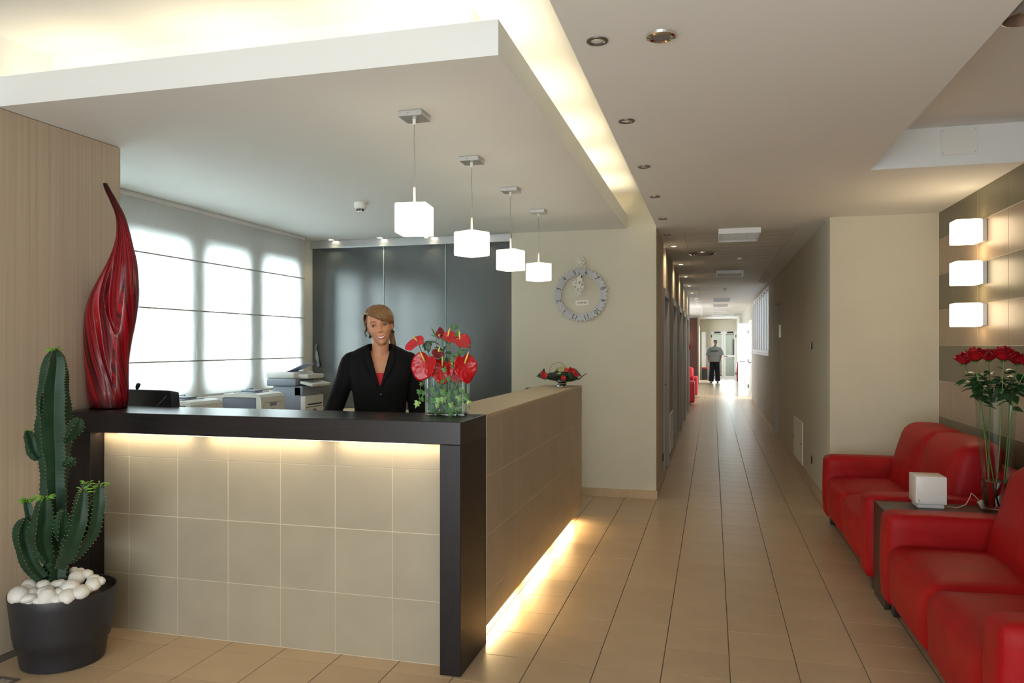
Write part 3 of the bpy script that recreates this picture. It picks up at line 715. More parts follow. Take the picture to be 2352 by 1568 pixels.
# floor grille at the left edge
fg = thing('floor_grille', 'dark steel-framed grille set in the floor beside the plant pot', 'grille', (-3.22, 2.55, 0))
gm = M(); gm.box(-3.32, -3.00, 2.54, 2.56, .0005, .004); gm.box(-3.32, -3.00, 2.68, 2.70, .0005, .004); gm.box(-3.02, -3.0, 2.56, 2.68, .0005, .004); gm.box(-3.32, -3.30, 2.56, 2.68, .0005, .004)
gm.make('frame', mat('dark_steel', (.12, .11, .10), .4), fg)
for k in range(9): M().box(-3.30+.031*k, -3.282+.031*k, 2.56, 2.68, .0005, .003).make('bar', m_alu, fg)

# ------------------------------------------------------------------ red sculpture on the counter
def streak_red():
    m = mat('streaked_red_lacquer', (.42, .006, .014), .26, spec=.4, coat=.15)
    nt = m.node_tree; b = nt.nodes['Principled BSDF']; tc = nt.nodes.new('ShaderNodeTexCoord')
    at_ = nt.nodes.new('ShaderNodeAttribute'); at_.attribute_name = 'strand'
    n = nt.nodes.new('ShaderNodeTexNoise'); n.inputs['Scale'].default_value = 1; n.inputs['Detail'].default_value = 4
    mp = nt.nodes.new('ShaderNodeMapping'); mp.inputs['Scale'].default_value = (26, 1.6, 1)
    nt.links.new(at_.outputs['Vector'], mp.inputs[0]); nt.links.new(mp.outputs[0], n.inputs['Vector'])
    r = nt.nodes.new('ShaderNodeValToRGB'); e = r.color_ramp.elements
    e[0].position = .36; e[0].color = (.018, .001, .003, 1); e[1].position = .62; e[1].color = (.38, .006, .014, 1)
    k = r.color_ramp.elements.new(.5); k.color = (.18, .003, .008, 1)
    nt.links.new(n.outputs['Fac'], r.inputs[0])
    # colour darker at the foot and towards the tip
    sp = nt.nodes.new('ShaderNodeSeparateXYZ'); nt.links.new(at_.outputs['Vector'], sp.inputs[0])
    r2 = nt.nodes.new('ShaderNodeValToRGB'); q = r2.color_ramp.elements
    q[0].position = 0; q[0].color = (.05, .02, .02, 1); q[1].position = 1; q[1].color = (.08, .03, .05, 1)
    a = r2.color_ramp.elements.new(.05); a.color = (1, 1, 1, 1); a = r2.color_ramp.elements.new(.75); a.color = (1, 1, 1, 1); a = r2.color_ramp.elements.new(.88); a.color = (.35, .3, .3, 1)
    nt.links.new(sp.outputs['Y'], r2.inputs[0])
    mx = nt.nodes.new('ShaderNodeMix'); mx.data_type = 'RGBA'; mx.blend_type = 'MULTIPLY'; mx.inputs[0].default_value = 1
    nt.links.new(r.outputs[0], mx.inputs[6]); nt.links.new(r2.outputs[0], mx.inputs[7]); nt.links.new(mx.outputs[2], b.inputs['Base Color'])
    return m
prof = [(944, 213, 286), (900, 207, 289), (862, 205, 289), (825, 202, 290), (788, 201, 295), (751, 202, 302), (714, 206, 308), (677, 217, 312), (640, 234, 312),
        (603, 252, 310), (566, 265, 303), (529, 270, 295), (492, 266, 284), (455, 251, 265), (430, 240, 251), (421, 238, 246)]
YS = 3.44
pr = []
for v, a, b in prof:
    A_, B_ = at(a, v, YS), at(b, v, YS); pr.append((A_.z, (A_.x+B_.x)/2, (B_.x-A_.x)/2*.965))
def pint(z):
    for i in range(len(pr)-1):
        if pr[i][0] <= z <= pr[i+1][0]:
            t = (z-pr[i][0])/(pr[i+1][0]-pr[i][0])
            g = lambda k: catmull(pr[max(i-1, 0)][k], pr[i][k], pr[i+1][k], pr[min(i+2, len(pr)-1)][k], t)
            return g(1), g(2)
    return pr[-1][1:] if z > pr[-1][0] else pr[0][1:]
def catmull(a, b, c, d, t): return .5*((2*b)+(-a+c)*t+(2*a-5*b+4*c-d)*t*t+(-a+3*b-3*c+d)*t**3)
z0_, z1_ = CT, pr[-1][0]; NR, NA = 120, 200
rs = []; att = []
def lerpk(ks, f):
    for (a, b), (c, d) in zip(ks, ks[1:]):
        if f <= c: return math.radians(b+(d-b)*(f-a)/(c-a))
    return math.radians(ks[-1][1])
def lerps(ks, f): return sum(lerpk(ks, max(0, min(1, f+q*.015))) for q in range(-4, 5))/9
def fold(d): return (1-math.exp(-(d/.09)**2))*math.exp(-(d/.75)**1.5) if d > 0 else .10*math.exp(-(d/.12)**2)
for i in range(NR+1):
    f = i/NR; z = z0_+(z1_-z0_)*f; cx, hw = pint(max(z, pr[0][0]+1e-4)); ring = []
    hw = max(hw, .004); dep = hw*(.80 if f < .6 else .80+.15*(f-.6)/.4)
    # crease direction runs diagonally across the front (front = -Y, angle -90deg)
    th0 = lerps(((0, -26), (.22, -69), (.39, -93), (.49, -113), (.66, -130), (1, -150)), f); am = .34*math.sin(pi*min(1, max(0, (f+.12)/.90)))
    th2 = lerps(((0, 10), (.25, -15), (.295, -30), (.47, -84), (.59, -102), (.73, -118), (1, -140)), f); am2 = .42*math.exp(-((f-.50)/.17)**2)
    for j in range(NA):
        th = th0+2*pi*j/NA
        d = (th-th0+pi) % (2*pi)-pi
        d2 = (th-th2+pi) % (2*pi)-pi
        k = 1-am*fold(d)-am2*fold(d2)
        x = hw*math.cos(th)*(k if abs(math.cos(th)) < .8 else 1); y = dep*math.sin(th)*k
        ring.append((cx+x, YS+y, z)); att.append(((d/(2*pi)+.5)*2.0, f, 0))
    rs.append(ring)
sv = M().rings(rs).make('sculpture_vase', streak_red(), smooth=True, label='tall twisted glossy red sculpture curling to a thin tip on the counter', cat='sculpture')
a_ = sv.data.attributes.new('strand', 'FLOAT_VECTOR', 'POINT')
for i, q in enumerate(att): a_.data[i].vector = q

# ------------------------------------------------------------------ pot, pebbles, cactus
PX, PY = -3.0, 2.93
pot = thing('plant_pot', 'large matt black round planter full of white pebbles', 'planter', (PX, PY, 0))
m_pot = mat('matt_black_pot', (.022, .022, .026), .42, bump=.05)
def ov(m):
    c = Vector((PX, PY, 0)); m.v = [Vector((PX+(p.x-PX), PY+(p.y-PY), p.z)) for p in m.v]; return m
M().lathe([(.155, 0), (.178, .006), (.182, .03), (.190, .098), (.202, .108), (.210, .15), (.224, .29), (.230, .335), (.228, .340), (.222, .338), (.215, .30), (.12, .29)], (PX, PY, 0), 56).make('body', m_pot, pot, smooth=50)
M().lathe([(.205, .285), (.05, .315), (.001, .32)], (PX, PY, 0), 32, (True, True)).make('soil', mat('soil', (.05, .035, .025), .95), pot)
m_peb = mat('white_marble_pebble', (.74, .72, .68), .55, noise=.06, nscale=14, bump=.4, bscale=60, rand=.03)
pebs = [(125,925,150,105),(215,852,105,75),(320,848,100,65),(430,840,135,58),(200,950,140,58),(335,905,130,85),(340,955,85,130),(515,862,145,90),(500,950,120,85),(630,915,135,82),(565,795,115,85),
        (685,840,118,70),(545,742,60,50),(640,768,90,62),(690,797,100,50),(785,820,85,50),(775,862,70,60),(730,897,80,50),(135,995,90,45),(240,992,90,50),(405,980,90,62),(245,905,90,50),(430,905,70,62),(600,882,80,50),
        (580,990,0,0),(300,800,70,45),(200,880,80,60),(705,870,60,45),(590,745,70,45),(120,960,70,60)]
pebs = [q for q in pebs if q[2]]
prow = [sorted([q for q in pebs if q[1] >= 940]), sorted([q for q in pebs if 885 <= q[1] < 940]), sorted([q for q in pebs if 838 <= q[1] < 885]), sorted([q for q in pebs if q[1] < 838])]
ordn = ['first', 'second', 'third', 'fourth', 'fifth', 'sixth', 'seventh', 'eighth', 'ninth', 'tenth']
rown = ['front row of the black planter', 'second row of the black planter', 'row before the cactus foot', 'raised heap at the back right']
plab = {}
for r_, rw in enumerate(prow):
    for i_, q in enumerate(rw): plab[q] = ordn[i_]+' pebble from the left, '+rown[r_]
cnt = 0
for k, (u, v, wd_, ht) in enumerate(pebs):
    if not wd_: continue
    U, V = u*.3114, 1080+v*.3114
    zz = .338+max(0, (1392-V))*.00075
    p = atz(U, V, zz); dd = Vector((p.x-PX, p.y-PY, 0))
    if dd.length > .19: dd *= .19/dd.length
    p = Vector((PX, PY, zz))+dd
    D = Vector((p.x, p.y, 0)).length; sc_ = .3114*D/FPX*1.12
    a, b = wd_*sc_/2, ht*sc_/2
    R = Matrix.Rotation(math.radians(-38), 3, 'Z') @ Matrix.Rotation(random.uniform(-.3, .3), 3, 'Y')
    sd = random.uniform(0, 50)
    M().ell(p, (max(a, .014), max((a+b)/2*.9, .014), max(b*.95, .012)), 16, 10, R, lambda q: 1+.09*mnoise.noise(q*1.3+Vector((sd, 0, 0)))).make('pebble', m_peb, smooth=True,
        label=plab[(u, v, wd_, ht)], cat='pebble', group='white pebbles in the black planter')
    cnt += 1

m_cac = mat('cactus_skin', (.014, .044, .021), .45, noise=.25, nscale=9, spec=.4)
m_rib = mat('cactus_rib_edge', (.30, .26, .10), .7)
m_new = mat('fresh_green_leaf', (.17, .42, .045), .5)
cac = thing('cactus', 'tall branching dark green cactus with serrated ribs growing in the black planter', 'cactus', (PX, PY, .31))
def smooth_path(pts, n):
    out = []
    for i in range(len(pts)-1):
        p = [pts[max(i-1, 0)], pts[i], pts[i+1], pts[min(i+2, len(pts)-1)]]
        for k in range(n):
            t = k/n; out.append(tuple(catmull(p[0][c], p[1][c], p[2][c], p[3][c], t) for c in range(len(pts[0]))))
    out.append(tuple(pts[-1])); return out
def stem(pts, ribs=5, name='stem', wob=.10, ph=0.0, leaves=False, par=None):
    """pts: (u, v, Y, radius in px)"""
    P = []
    for u, v, Y, r in pts:
        q = at(u, v, Y); P.append((q.x, q.y, q.z, r*math.hypot(q.x, q.y)/FPX*.92))
    L0 = sum((Vector(P[i+1][:3])-Vector(P[i][:3])).length for i in range(len(P)-1))
    n = max(4, int(L0/.0055/(len(P)-1))); Q = smooth_path(P, n)
    t0 = (Vector(Q[1][:3])-Vector(Q[0][:3])).normalized(); a = t0.cross(Vector((0, 1, 0)))
    a = a.normalized() if a.length > .05 else Vector((1, 0, 0)); m = M(); rs = []; teeth = M()
    N = ribs*6; s = 0; seed = random.uniform(0, 99); crest = []
    for i, q in enumerate(Q):
        p = Vector(q[:3]); r = q[3]
        if i: s += (p-Vector(Q[i-1][:3])).length
        t = (Vector(Q[min(i+1, len(Q)-1)][:3])-Vector(Q[max(i-1, 0)][:3])).normalized()
        a = (a-t*a.dot(t)).normalized(); b = t.cross(a)
        e = min(1, (L0-s)/(r*1.1)+.25) if L0-s < r*1.0 else 1
        e = e**.6; ring = []
        for j in range(N):
            f = (j % 6)/6; c_ = abs(f-.5)*2                # 1 at the crest, 0 in the furrow
            rid = j//6 + (1 if f > .5 else 0)
            wv = 1+wob*math.sin(s*42+rid*2.1+seed)+.5*wob*mnoise.noise(Vector((s*30, rid % ribs, seed)))
            kk = .50+.50*c_**1.7*wv
            if (j % 6) == 0: kk += .048*(1 if (i % 3) == 0 else -.3)
            th = 2*pi*j/N+ph+.15*math.sin(s*6+seed); d = a*math.cos(th)+b*math.sin(th); pp = p+d*r*kk*e
            ring.append(pp)
            if (j % 6) == 0 and (i % 3) == 0 and i > 2 and i < len(Q)-2: crest.append((pp, d))
        rs.append(ring)
    o = m.rings(rs).make(name, m_cac, cac, smooth=50)
    for pp, d in crest:
        for sg in (-1, 1):
            side = d.cross(Vector((0, 0, 1))); side = side.normalized() if side.length > .1 else Vector((1, 0, 0))
            teeth.tube([pp-d*.001, pp+d*.0035+side*sg*.0035], [.0016, .0003], 4)
    if crest: teeth.make('spines', m_rib, o, kind='stuff')
    if leaves:
        lm = M(); tip = Vector(Q[-1][:3]); 
        for k in range(leaves):
            an = random.uniform(0, 2*pi); ln = random.uniform(.018, .034) if leaves > 8 else random.uniform(.008, .016); up = random.uniform(.1, 1.1)
            d = Vector((math.cos(an), math.sin(an), up)).normalized(); base = tip+Vector((math.cos(an)*.012, math.sin(an)*.012, -random.uniform(0, .02)))
            mid = base+d*ln*.6; end = base+d*ln+Vector((math.cos(an), math.sin(an), -.5))*ln*.35
            lm.tube([base, mid, end], [.0016, .0034, .0008], 5)
        lm.make('leaflets', m_new, o, smooth=True, label='fresh light green leaflets at the stem tip')
    return o
Yc = 2.92
stem([(128,1335,Yc,26),(130,1270,Yc,24),(127,1190,Yc,25),(125,1110,Yc,27),(126,1050,Yc,31),(124,990,Yc,37),(124,930,Yc,33),(124,880,Yc,30),(127,840,Yc,25),(127,808,Yc,17),(127,801,Yc,8)], 5, 'main_stem', .08, pi/2+.3, leaves=14)
stem([(108,1000,2.90,12),(100,950,2.90,14),(100,910,2.90,13),(105,890,2.90,6)], 4, ph=.4)
stem([(88,1052,2.88,9),(76,1035,2.88,14),(70,1010,2.88,13),(63,992,2.88,9),(62,988,2.88,4)], 4, ph=.2, leaves=7)
stem([(150,1015,2.88,6),(163,998,2.88,12),(174,982,2.88,16),(181,966,2.88,13),(184,960,2.88,5)], 4, ph=.5)
stem([(146,1068,2.90,5),(160,1060,2.90,10),(168,1056,2.90,10),(172,1054,2.90,4)], 4, ph=.3)
stem([(96,1330,2.86,14),(70,1295,2.84,17),(54,1250,2.83,18),(50,1215,2.83,16),(58,1190,2.83,9)], 4, ph=.6)
stem([(76,1262,2.90,9),(73,1220,2.90,13),(68,1180,2.90,12),(63,1155,2.90,9),(62,1148,2.90,5)], 4, ph=.1, leaves=26)
stem([(110,1290,2.82,12),(92,1240,2.79,22),(98,1190,2.78,22),(102,1150,2.78,14),(103,1138,2.78,6)], 4, ph=.35, leaves=24)
stem([(135,1240,2.82,6),(140,1215,2.81,14),(143,1185,2.81,13),(146,1168,2.81,5)], 4, ph=.5)
stem([(138,1300,2.85,12),(158,1262,2.82,20),(177,1210,2.80,21),(186,1160,2.80,17),(190,1128,2.80,9),(190,1122,2.80,4)], 4, ph=.25, leaves=9)
stem([(150,1240,2.92,8),(178,1190,2.93,14),(192,1150,2.94,13),(198,1115,2.94,9),(200,1108,2.94,4)], 4, ph=.7, leaves=10)
stem([(160,1290,2.88,7),(185,1256,2.87,15),(212,1215,2.86,17),(224,1165,2.86,17),(228,1122,2.86,12),(229,1110,2.86,5)], 4, ph=.15, leaves=9)
stem([(150,1275,2.95,8),(180,1235,2.95,12),(205,1190,2.95,13),(212,1150,2.95,9)], 4, ph=.15)

# ------------------------------------------------------------------ leaves and petals
def sheet(m, fn, nu=8, nv=8, two=False):
    vs = [fn(i/nu, j/nv) for i in range(nu+1) for j in range(nv+1)]
    fs = [(i*(nv+1)+j, (i+1)*(nv+1)+j, (i+1)*(nv+1)+j+1, i*(nv+1)+j+1) for i in range(nu) for j in range(nv)]
    return m.add(vs, fs)
def frame_of(n, up):
    n = Vector(n).normalized(); x = Vector(up).cross(n).normalized(); y = n.cross(x); return x, y, n
def leaf_sheet(m, base, d, n, ln, wd_, curl=.2, fold=.15, nu=6, nv=4):
    base = Vector(base); d = Vector(d).normalized(); n = Vector(n); n = (n-d*n.dot(d)).normalized(); s = d.cross(n)
    def fn(a, b):
        b = b*2-1; w_ = wd_*.5*math.sin(pi*min(1, a**.75+.02))**.9
        return base+d*(a*ln)+s*(b*w_)+n*(-curl*ln*a*a+fold*abs(b)*w_)
    return sheet(m, fn, nu, nv)
m_leaf = mat('dark_leaf', (.022, .075, .022), .38, noise=.2, nscale=20)
m_leaf2 = mat('mid_leaf', (.055, .15, .030), .42, noise=.2, nscale=20)
m_ivy = mat('ivy_leaf', (.075, .20, .045), .45, noise=.25, nscale=30, rand=.25)
m_ivyv = mat('variegated_ivy_leaf', (.26, .42, .12), .45, noise=.35, nscale=40, rand=.2)
m_spathe = mat('red_spathe', (.44, .005, .010), .27, spec=.45, coat=.15, noise=.12, nscale=30, bump=.6, bscale=70)
m_spathe_p = mat('pinkish_red_spathe', (.52, .02, .035), .27, spec=.45, coat=.15, noise=.12, nscale=30, bump=.6, bscale=70)
m_spathe_d = mat('dark_red_spathe', (.16, .008, .014), .2, noise=.2, nscale=30, bump=.4, bscale=70)
m_spadix = mat('yellow_spadix', (.75, .62, .12), .5, bump=.6, bscale=400)
m_stalk = mat('green_stalk', (.13, .24, .04), .45)
def spathe(m, c, n, up, size, asp=1.0, dish=.25, wave=.06, notch=.35):
    x, y, nn = frame_of(n, up); c = Vector(c); N = 36; rings = []
    for i in range(1, 9):
        r = i/8; ring = []
        for j in range(N):
            a = 2*pi*j/N    # a=pi/2 is the notch (stalk) side, -pi/2 the tip
            R = 1+.22*math.exp(-(((a+pi/2+pi) % (2*pi)-pi)/.35)**2)-notch*math.exp(-(((a-pi/2+pi) % (2*pi)-pi)/.33)**2)+.08*abs(math.sin(a))
            px_, py_ = r*R*math.cos(a)*asp*size/2, r*R*math.sin(a)*size/2
            h = dish*size*(r*r)*(.5+.5*math.cos(2*a))*.6 - .25*dish*size*r*r + wave*size*math.sin(3*a+1)*r*r + .035*size*math.sin(9*a)*math.sin(r*9)*r
            ring.append(c+x*px_+y*py_+nn*h)
        rings.append(ring)
    n0 = len(m.v); m.rings(rings, True, True, False)
    n1 = len(m.v)  # back side for thickness
    return m
def anthurium(u, v, Y, size, n, up, base, label, mt=None, sp=None, asp=1.0, dish=.25):
    mt = mt or m_spathe; c = at(u, v, Y)
    t = thing('anthurium', label, 'flower', base, group='anthuriums in the square glass vase')
    s = spathe(M(), c, n, up, size, asp, dish).make('spathe', mt, t, smooth=True)
    md = s.modifiers.new('thickness', 'SOLIDIFY'); md.thickness = .0015; md.offset = -1
    x, y, nn = frame_of(n, up)
    if sp is None: sp = nn*.6+y*.4
    sp = Vector(sp).normalized(); b0 = c+y*size*.12+nn*.004
    M().tube([b0, b0+sp*size*.22, b0+sp*size*.42, b0+sp*size*.5], [.0042, .0045, .0036, .0012], 10).make('spadix', m_spadix, t, smooth=True)
    b = Vector(base); mid = (c+b)/2+Vector((0, .01, .02))
    pts = smooth_path([tuple(c+y*size*.12-nn*.003), tuple(c*.7+mid*.3-nn*.02), tuple(mid), tuple(b)], 4)
    M().tube(pts, .0022, 6).make('stalk', m_stalk, t, smooth=True)
    return t

# square glass vase
VX, VY = -1.278, 3.55
gv = thing('glass_vase', 'square clear glass vase of red anthuriums on the black counter', 'vase', (VX, VY, CT))
vr = math.radians(4)
m_thin = pane_mat('thin_vase_glass', (.93, .97, .96), gl=.14, rough=.03)
Rv = Matrix.Translation((VX, VY, CT+.0005)) @ Matrix.Rotation(vr, 4, 'Z')
def rv_(m): m.v = [Rv @ p for p in m.v]; return m
vb = M()
vb.box(-.093, .093, -.0575, -.0515, .012, .205).box(-.093, .093, .0515, .0575, .012, .205).box(-.1, -.094, -.05, .05, .012, .205).box(.094, .1, -.05, .05, .012, .205)
rv_(vb).make('vase_body', m_thin, gv)
vb = M(); vb.bbox(-.1, .1, -.0575, .0575, 0, .0115, b=.004)
for sx in (-1, 1):
    for sy in (-1, 1): vb.cyl((sx*.0935, sy*.051, .0117), (sx*.0935, sy*.051, .205), .0066, 14)
rv_(vb).make('thick_corners', m_glass, gv, smooth=40, label='thick clear glass base and corners')
base_v = (VX, VY, CT+.03)
F = Vector((.34, -.94, 0))        # towards the camera
rt_ = Vector((.94, .34, 0)); UPv = Vector((0, 0, 1))
def dirv(a, b, c): return rt_*a+F*b+UPv*c
anthurium(974, 838, 3.44, .125, dirv(-.25, .95, .15), dirv(.35, .1, 1), base_v, 'large glossy red anthurium drooping over the left rim of the square vase', asp=1.0, sp=dirv(-.35, .35, .8), dish=.3)
anthurium(1068, 842, 3.46, .128, dirv(.25, .95, .1), dirv(-.15, 0, 1), base_v, 'large red anthurium over the right rim with a long yellow spadix', asp=.88, sp=dirv(.32, .3, 1))
anthurium(1016, 848, 3.50, .115, dirv(0, .95, .25), dirv(0, 0, 1), base_v, 'red anthurium low in the middle, half hidden behind an ivy leaf', sp=dirv(.02, .3, 1))
anthurium(1044, 852, 3.52, .10, dirv(.2, .9, .2), dirv(-.4, 0, 1), base_v, 'darker red anthurium tucked between the middle and right blooms', sp=dirv(-.2, .3, .6), asp=.9)
anthurium(956, 788, 3.47, .095, dirv(-.35, .62, .70), dirv(.8, .1, .45), base_v, 'pinkish red anthurium leaning out at the upper left of the bouquet', m_spathe_p, sp=dirv(-.45, .5, .5), asp=.85)
anthurium(1033, 775, 3.50, .082, dirv(.15, .70, .70), dirv(-.8, 0, .4), base_v, 'pinkish red anthurium high in the bouquet, left of its pair', m_spathe_p, sp=dirv(.2, .2, .9), asp=.85)
anthurium(1060, 783, 3.50, .088, dirv(.25, .60, .75), dirv(-.5, 0, .7), base_v, 'pinkish red anthurium high at the right of the bouquet', m_spathe_p, sp=dirv(-.1, .2, .9), asp=1.15)
anthurium(1006, 811, 3.49, .052, dirv(.1, .7, .7), dirv(.3, 0, 1), base_v, 'small dark red anthurium bud in the middle of the bouquet', m_spathe_d, asp=1.2)
anthurium(1011, 766, 3.52, .055, dirv(-.3, .8, .3), dirv(.2, 0, -1), base_v, 'wine-red upright anthurium bud at the top of the bouquet', m_spathe_d, asp=.8)
# sprigs
def sprig(name, label, pts, leaves, mt, wl=.028, ww=.011, r=.0015):
    P = [at(u, v, Y) for u, v, Y in pts]; t = thing(name, label, 'foliage', P[0])
    M().tube(smooth_path([tuple(p) for p in P], 4), r, 5).make('stalk', m_stalk, t, smooth=True)
    for (u, v, Y, au, av, ln, wd_) in leaves:
        p = at(u, v, Y); q = at(u+au, v+av, Y-.01)
        leaf_sheet(M(), p, q-p, dirv(random.uniform(-.4, .4), .8, .4), ln, wd_).make('leaf', mt, t, smooth=True)
    return t
sprig('leafy_sprig', 'leafy dark green sprig standing highest in the bouquet', [(1020,860,3.55),(1030,810,3.54),(1039,770,3.53),(1045,752,3.53)],
      [(1043,756,3.53,-8,-16,.034,.018),(1044,756,3.53,12,-16,.034,.016),(1041,768,3.53,20,-16,.05,.014),(1036,768,3.53,-6,-14,.03,.012),(1042,772,3.52,18,-6,.034,.014),(1034,790,3.53,-26,-20,.06,.010),(1036,784,3.53,-20,10,.03,.010)], m_leaf2)
sprig('leafy_sprig', 'narrow-leaved sprig fanning out at the right of the bouquet', [(1030,860,3.54),(1052,815,3.52),(1066,795,3.51)],
      [(1066,795,3.50,18,-4,.045,.010),(1064,792,3.50,18,12,.04,.010),(1058,800,3.5,-10,-20,.04,.012),(1054,815,3.5,14,-14,.034,.014),(1060,805,3.5,22,-6,.03,.010),(1050,818,3.5,-16,-4,.03,.014)], m_leaf2)
sprig('leafy_sprig', 'dark spiky sprig behind the middle blooms', [(1015,860,3.56),(1018,815,3.55),(1020,795,3.54)],
      [(1018,806,3.54,-18,-14,.045,.011),(1018,806,3.54,8,-18,.04,.012),(1014,800,3.54,-24,-6,.045,.009),(1022,812,3.53,16,-8,.035,.014),(1012,815,3.53,-16,-2,.03,.014),(1010,792,3.55,-24,-16,.05,.007),(1024,820,3.52,6,14,.035,.02),(1012,822,3.52,2,14,.035,.022),(1026,808,3.52,14,4,.03,.016)], m_leaf)
sprig('palm_leaf', 'broad lobed dark leaf behind the upper left anthurium', [(1000,860,3.56),(985,815,3.55),(983,800,3.55)],
      [(982,782,3.55,-6,28,.055,.026),(984,782,3.55,4,30,.055,.022),(983,783,3.54,0,30,.06,.03),(984,784,3.55,16,2,.035,.012),(984,784,3.55,12,12,.03,.014),(980,784,3.55,-14,22,.04,.02)], m_leaf)
sprig('strelitzia_leaf', 'thin upright green blade left of the dark bud', [(1010,860,3.56),(1004,800,3.55),(1001,770,3.55)],
      [(1001,772,3.55,-12,-26,.055,.009),(1003,774,3.55,-18,-8,.04,.005)], m_leaf2)
# ivy
def ivy_leaf(m, c, d, n, s):
    c = Vector(c); d = Vector(d).normalized(); n = Vector(n); n = (n-d*n.dot(d)).normalized(); x = d.cross(n)
    out = [(0, -.30), (.20, -.42), (.48, -.28), (.26, -.05), (.42, .22), (.18, .20), (0, .62), (-.18, .20), (-.42, .22), (-.26, -.05), (-.48, -.28), (-.20, -.42)]
    vs = [c+n*.04*s]+[c+x*a*s+d*b*s-n*(.10*s*abs(a)*2+.05*s*b) for a, b in out]
    return m.add(vs, [(0, i+1, (i+1) % 12+1) for i in range(12)])
iv = thing('ivy_trail', 'variegated ivy trailing inside and around the square glass vase', 'foliage', (VX, VY-.02, CT))
ivp = [(955,790+93*1.53,3.44,1),(0,0,0,0)]
leaves_ivy = [(963,900,3.43,0),(969,916,3.46,0),(958,892+35,3.42,1),(1004,932,3.475,1),(1036,930,3.475,1),(1019,900,3.475,0),(1016,876,3.475,0),(1048,901,3.50,0),(1064,900,3.47,0),(1071,915,3.45,0),(1076,924,3.45,1),
    (1000,905,3.50,0),(992,918,3.52,0),(1030,905,3.50,0),(1032,918,3.50,0),(1046,910,3.53,0),(1018,918,3.49,1),(994,896,3.53,0),(1058,925,3.50,0),(1048,946,3.50,0),(1035,952,3.46,0),(990,932,3.50,0),(972,902,3.48,0),(968,868,3.48,0),
    (1021,849,3.42,0),(1038,828,3.46,0),(1050,815,3.48,0),(1040,842,3.47,0),(1030,870,3.49,0),(1008,885,3.51,0),(1040,886,3.53,0),(968,882,3.46,0),(1072,908,3.46,0),(1010,925,3.52,0),(1024,935,3.52,0)]
for k in range(46):
    q = (random.uniform(982, 1063), random.uniform(880, 950)); leaves_ivy.append((q[0], q[1], random.uniform(3.515, 3.585), 1 if random.random() < .2 else 0))
for u, v, Y, vg in leaves_ivy:
    a = random.uniform(-.7, .7); s = random.uniform(.024, .034)*(1.15 if vg else 1)
    ivy_leaf(M(), at(u, v, Y), dirv(math.sin(a), .2, -math.cos(a)), dirv(random.uniform(-.3, .3), 1, .3), s).make('leaf', m_ivyv if vg else m_ivy, iv)
for pts in ([(1020,850,3.47),(1018,880,3.475),(1019,905,3.48),(1016,935,3.475)], [(1060,860,3.48),(1055,890,3.5),(1071,915,3.45)], [(975,860,3.5),(966,890,3.45),(962,925,3.42)], [(1000,905,3.5),(1030,925,3.5),(1060,925,3.5),(1066,905,3.47)], [(985,925,3.5),(963,912,3.44),(972,896,3.46)]):
    M().tube(smooth_path([tuple(at(*p)) for p in pts], 4), .0012, 5).make('vine', m_stalk, iv, smooth=True)
# mossy stems mass in the vase
vs_ = M()
for k in range(26):
    a, b = random.uniform(-.085, .085), random.uniform(-.04, .04); p = Vector((VX+a, VY+b, CT+.016)); q = Vector((VX+a*.4+random.uniform(-.04, .04), VY+random.uniform(-.02, .02), CT+.19))
    vs_.tube([p, (p+q)/2+Vector((random.uniform(-.02, .02), 0, 0)), q], .0018, 5)
vs_.make('cut_stalks', mat('dark_stalk', (.05, .10, .03), .5), gv, smooth=True, kind='stuff')

# ------------------------------------------------------------------ bowl arrangement
BX, BY = -1.235, 6.30
bw = thing('glass_bowl', 'dark footed glass bowl holding folded leaves at the far counter end', 'bowl', (BX, BY, CT))
M().lathe([(.048, 0), (.046, .010), (.034, .020), (.038, .030)], (BX, BY, CT), 32).make('foot', m_chrome, bw, smooth=50, label='silver foot')
M().lathe([(.034, .0305), (.06, .045), (.12, .065), (.165, .095), (.16, .096), (.115, .072), (.05, .054), (.001, .05)], (BX, BY, CT), 40, (True, True)).make('body', mat('dark_green_glass', (.012, .018, .010), .08, coat=.5), bw, smooth=50)
def folded(u0, v0, u1, v1, u2, v2, Y0, Y1, label):
    a, b, c_ = at(u0, v0, Y0), at(u1, v1, Y0), at(u2, v2, Y1); d = (b+c_)/2+Vector((0, .05, -.02))
    def fn(s, t):
        p = a*(1-s)+(b*(1-t)+c_*t)*s; return p+Vector((0, -.03*math.sin(pi*s)*math.sin(pi*t), -.01*math.sin(pi*t)*s))
    o = sheet(M(), fn, 6, 6).make('folded_leaf', m_leafb, smooth=True, label=label, cat='leaf', group='folded leaves in the bowl')
    md = o.modifiers.new('thickness', 'SOLIDIFY'); md.thickness = .003
m_leafb = mat('very_dark_leaf', (.012, .035, .016), .35, noise=.3, nscale=14)
folded(1281,847, 1252,869, 1291,873, 6.22, 6.16, 'folded dark leaf pointing up in the middle of the bowl')
folded(1305,852, 1302,876, 1330,869, 6.18, 6.18, 'folded dark leaf right of the gap in the bowl')
folded(1250,845, 1234,862, 1256,865, 6.30, 6.24, 'folded dark leaf with raised point at the left of the bowl')
folded(1322,846, 1318,862, 1336,863, 6.36, 6.30, 'folded dark leaf with raised point at the right of the bowl')
folded(1231,863, 1255,872, 1250,865, 6.24, 6.22, 'flat leaf tip sticking out to the left of the bowl')
folded(1347,857, 1336,864, 1326,872, 6.28, 6.22, 'thin leaf tip sticking out to the right of the bowl')
sp_ = M().ell((BX, BY, CT+.095), (.14, .13, .03), 20, 10); sp_.make('filling', mat('dark_moss', (.015, .03, .012), .9), bw, smooth=True)
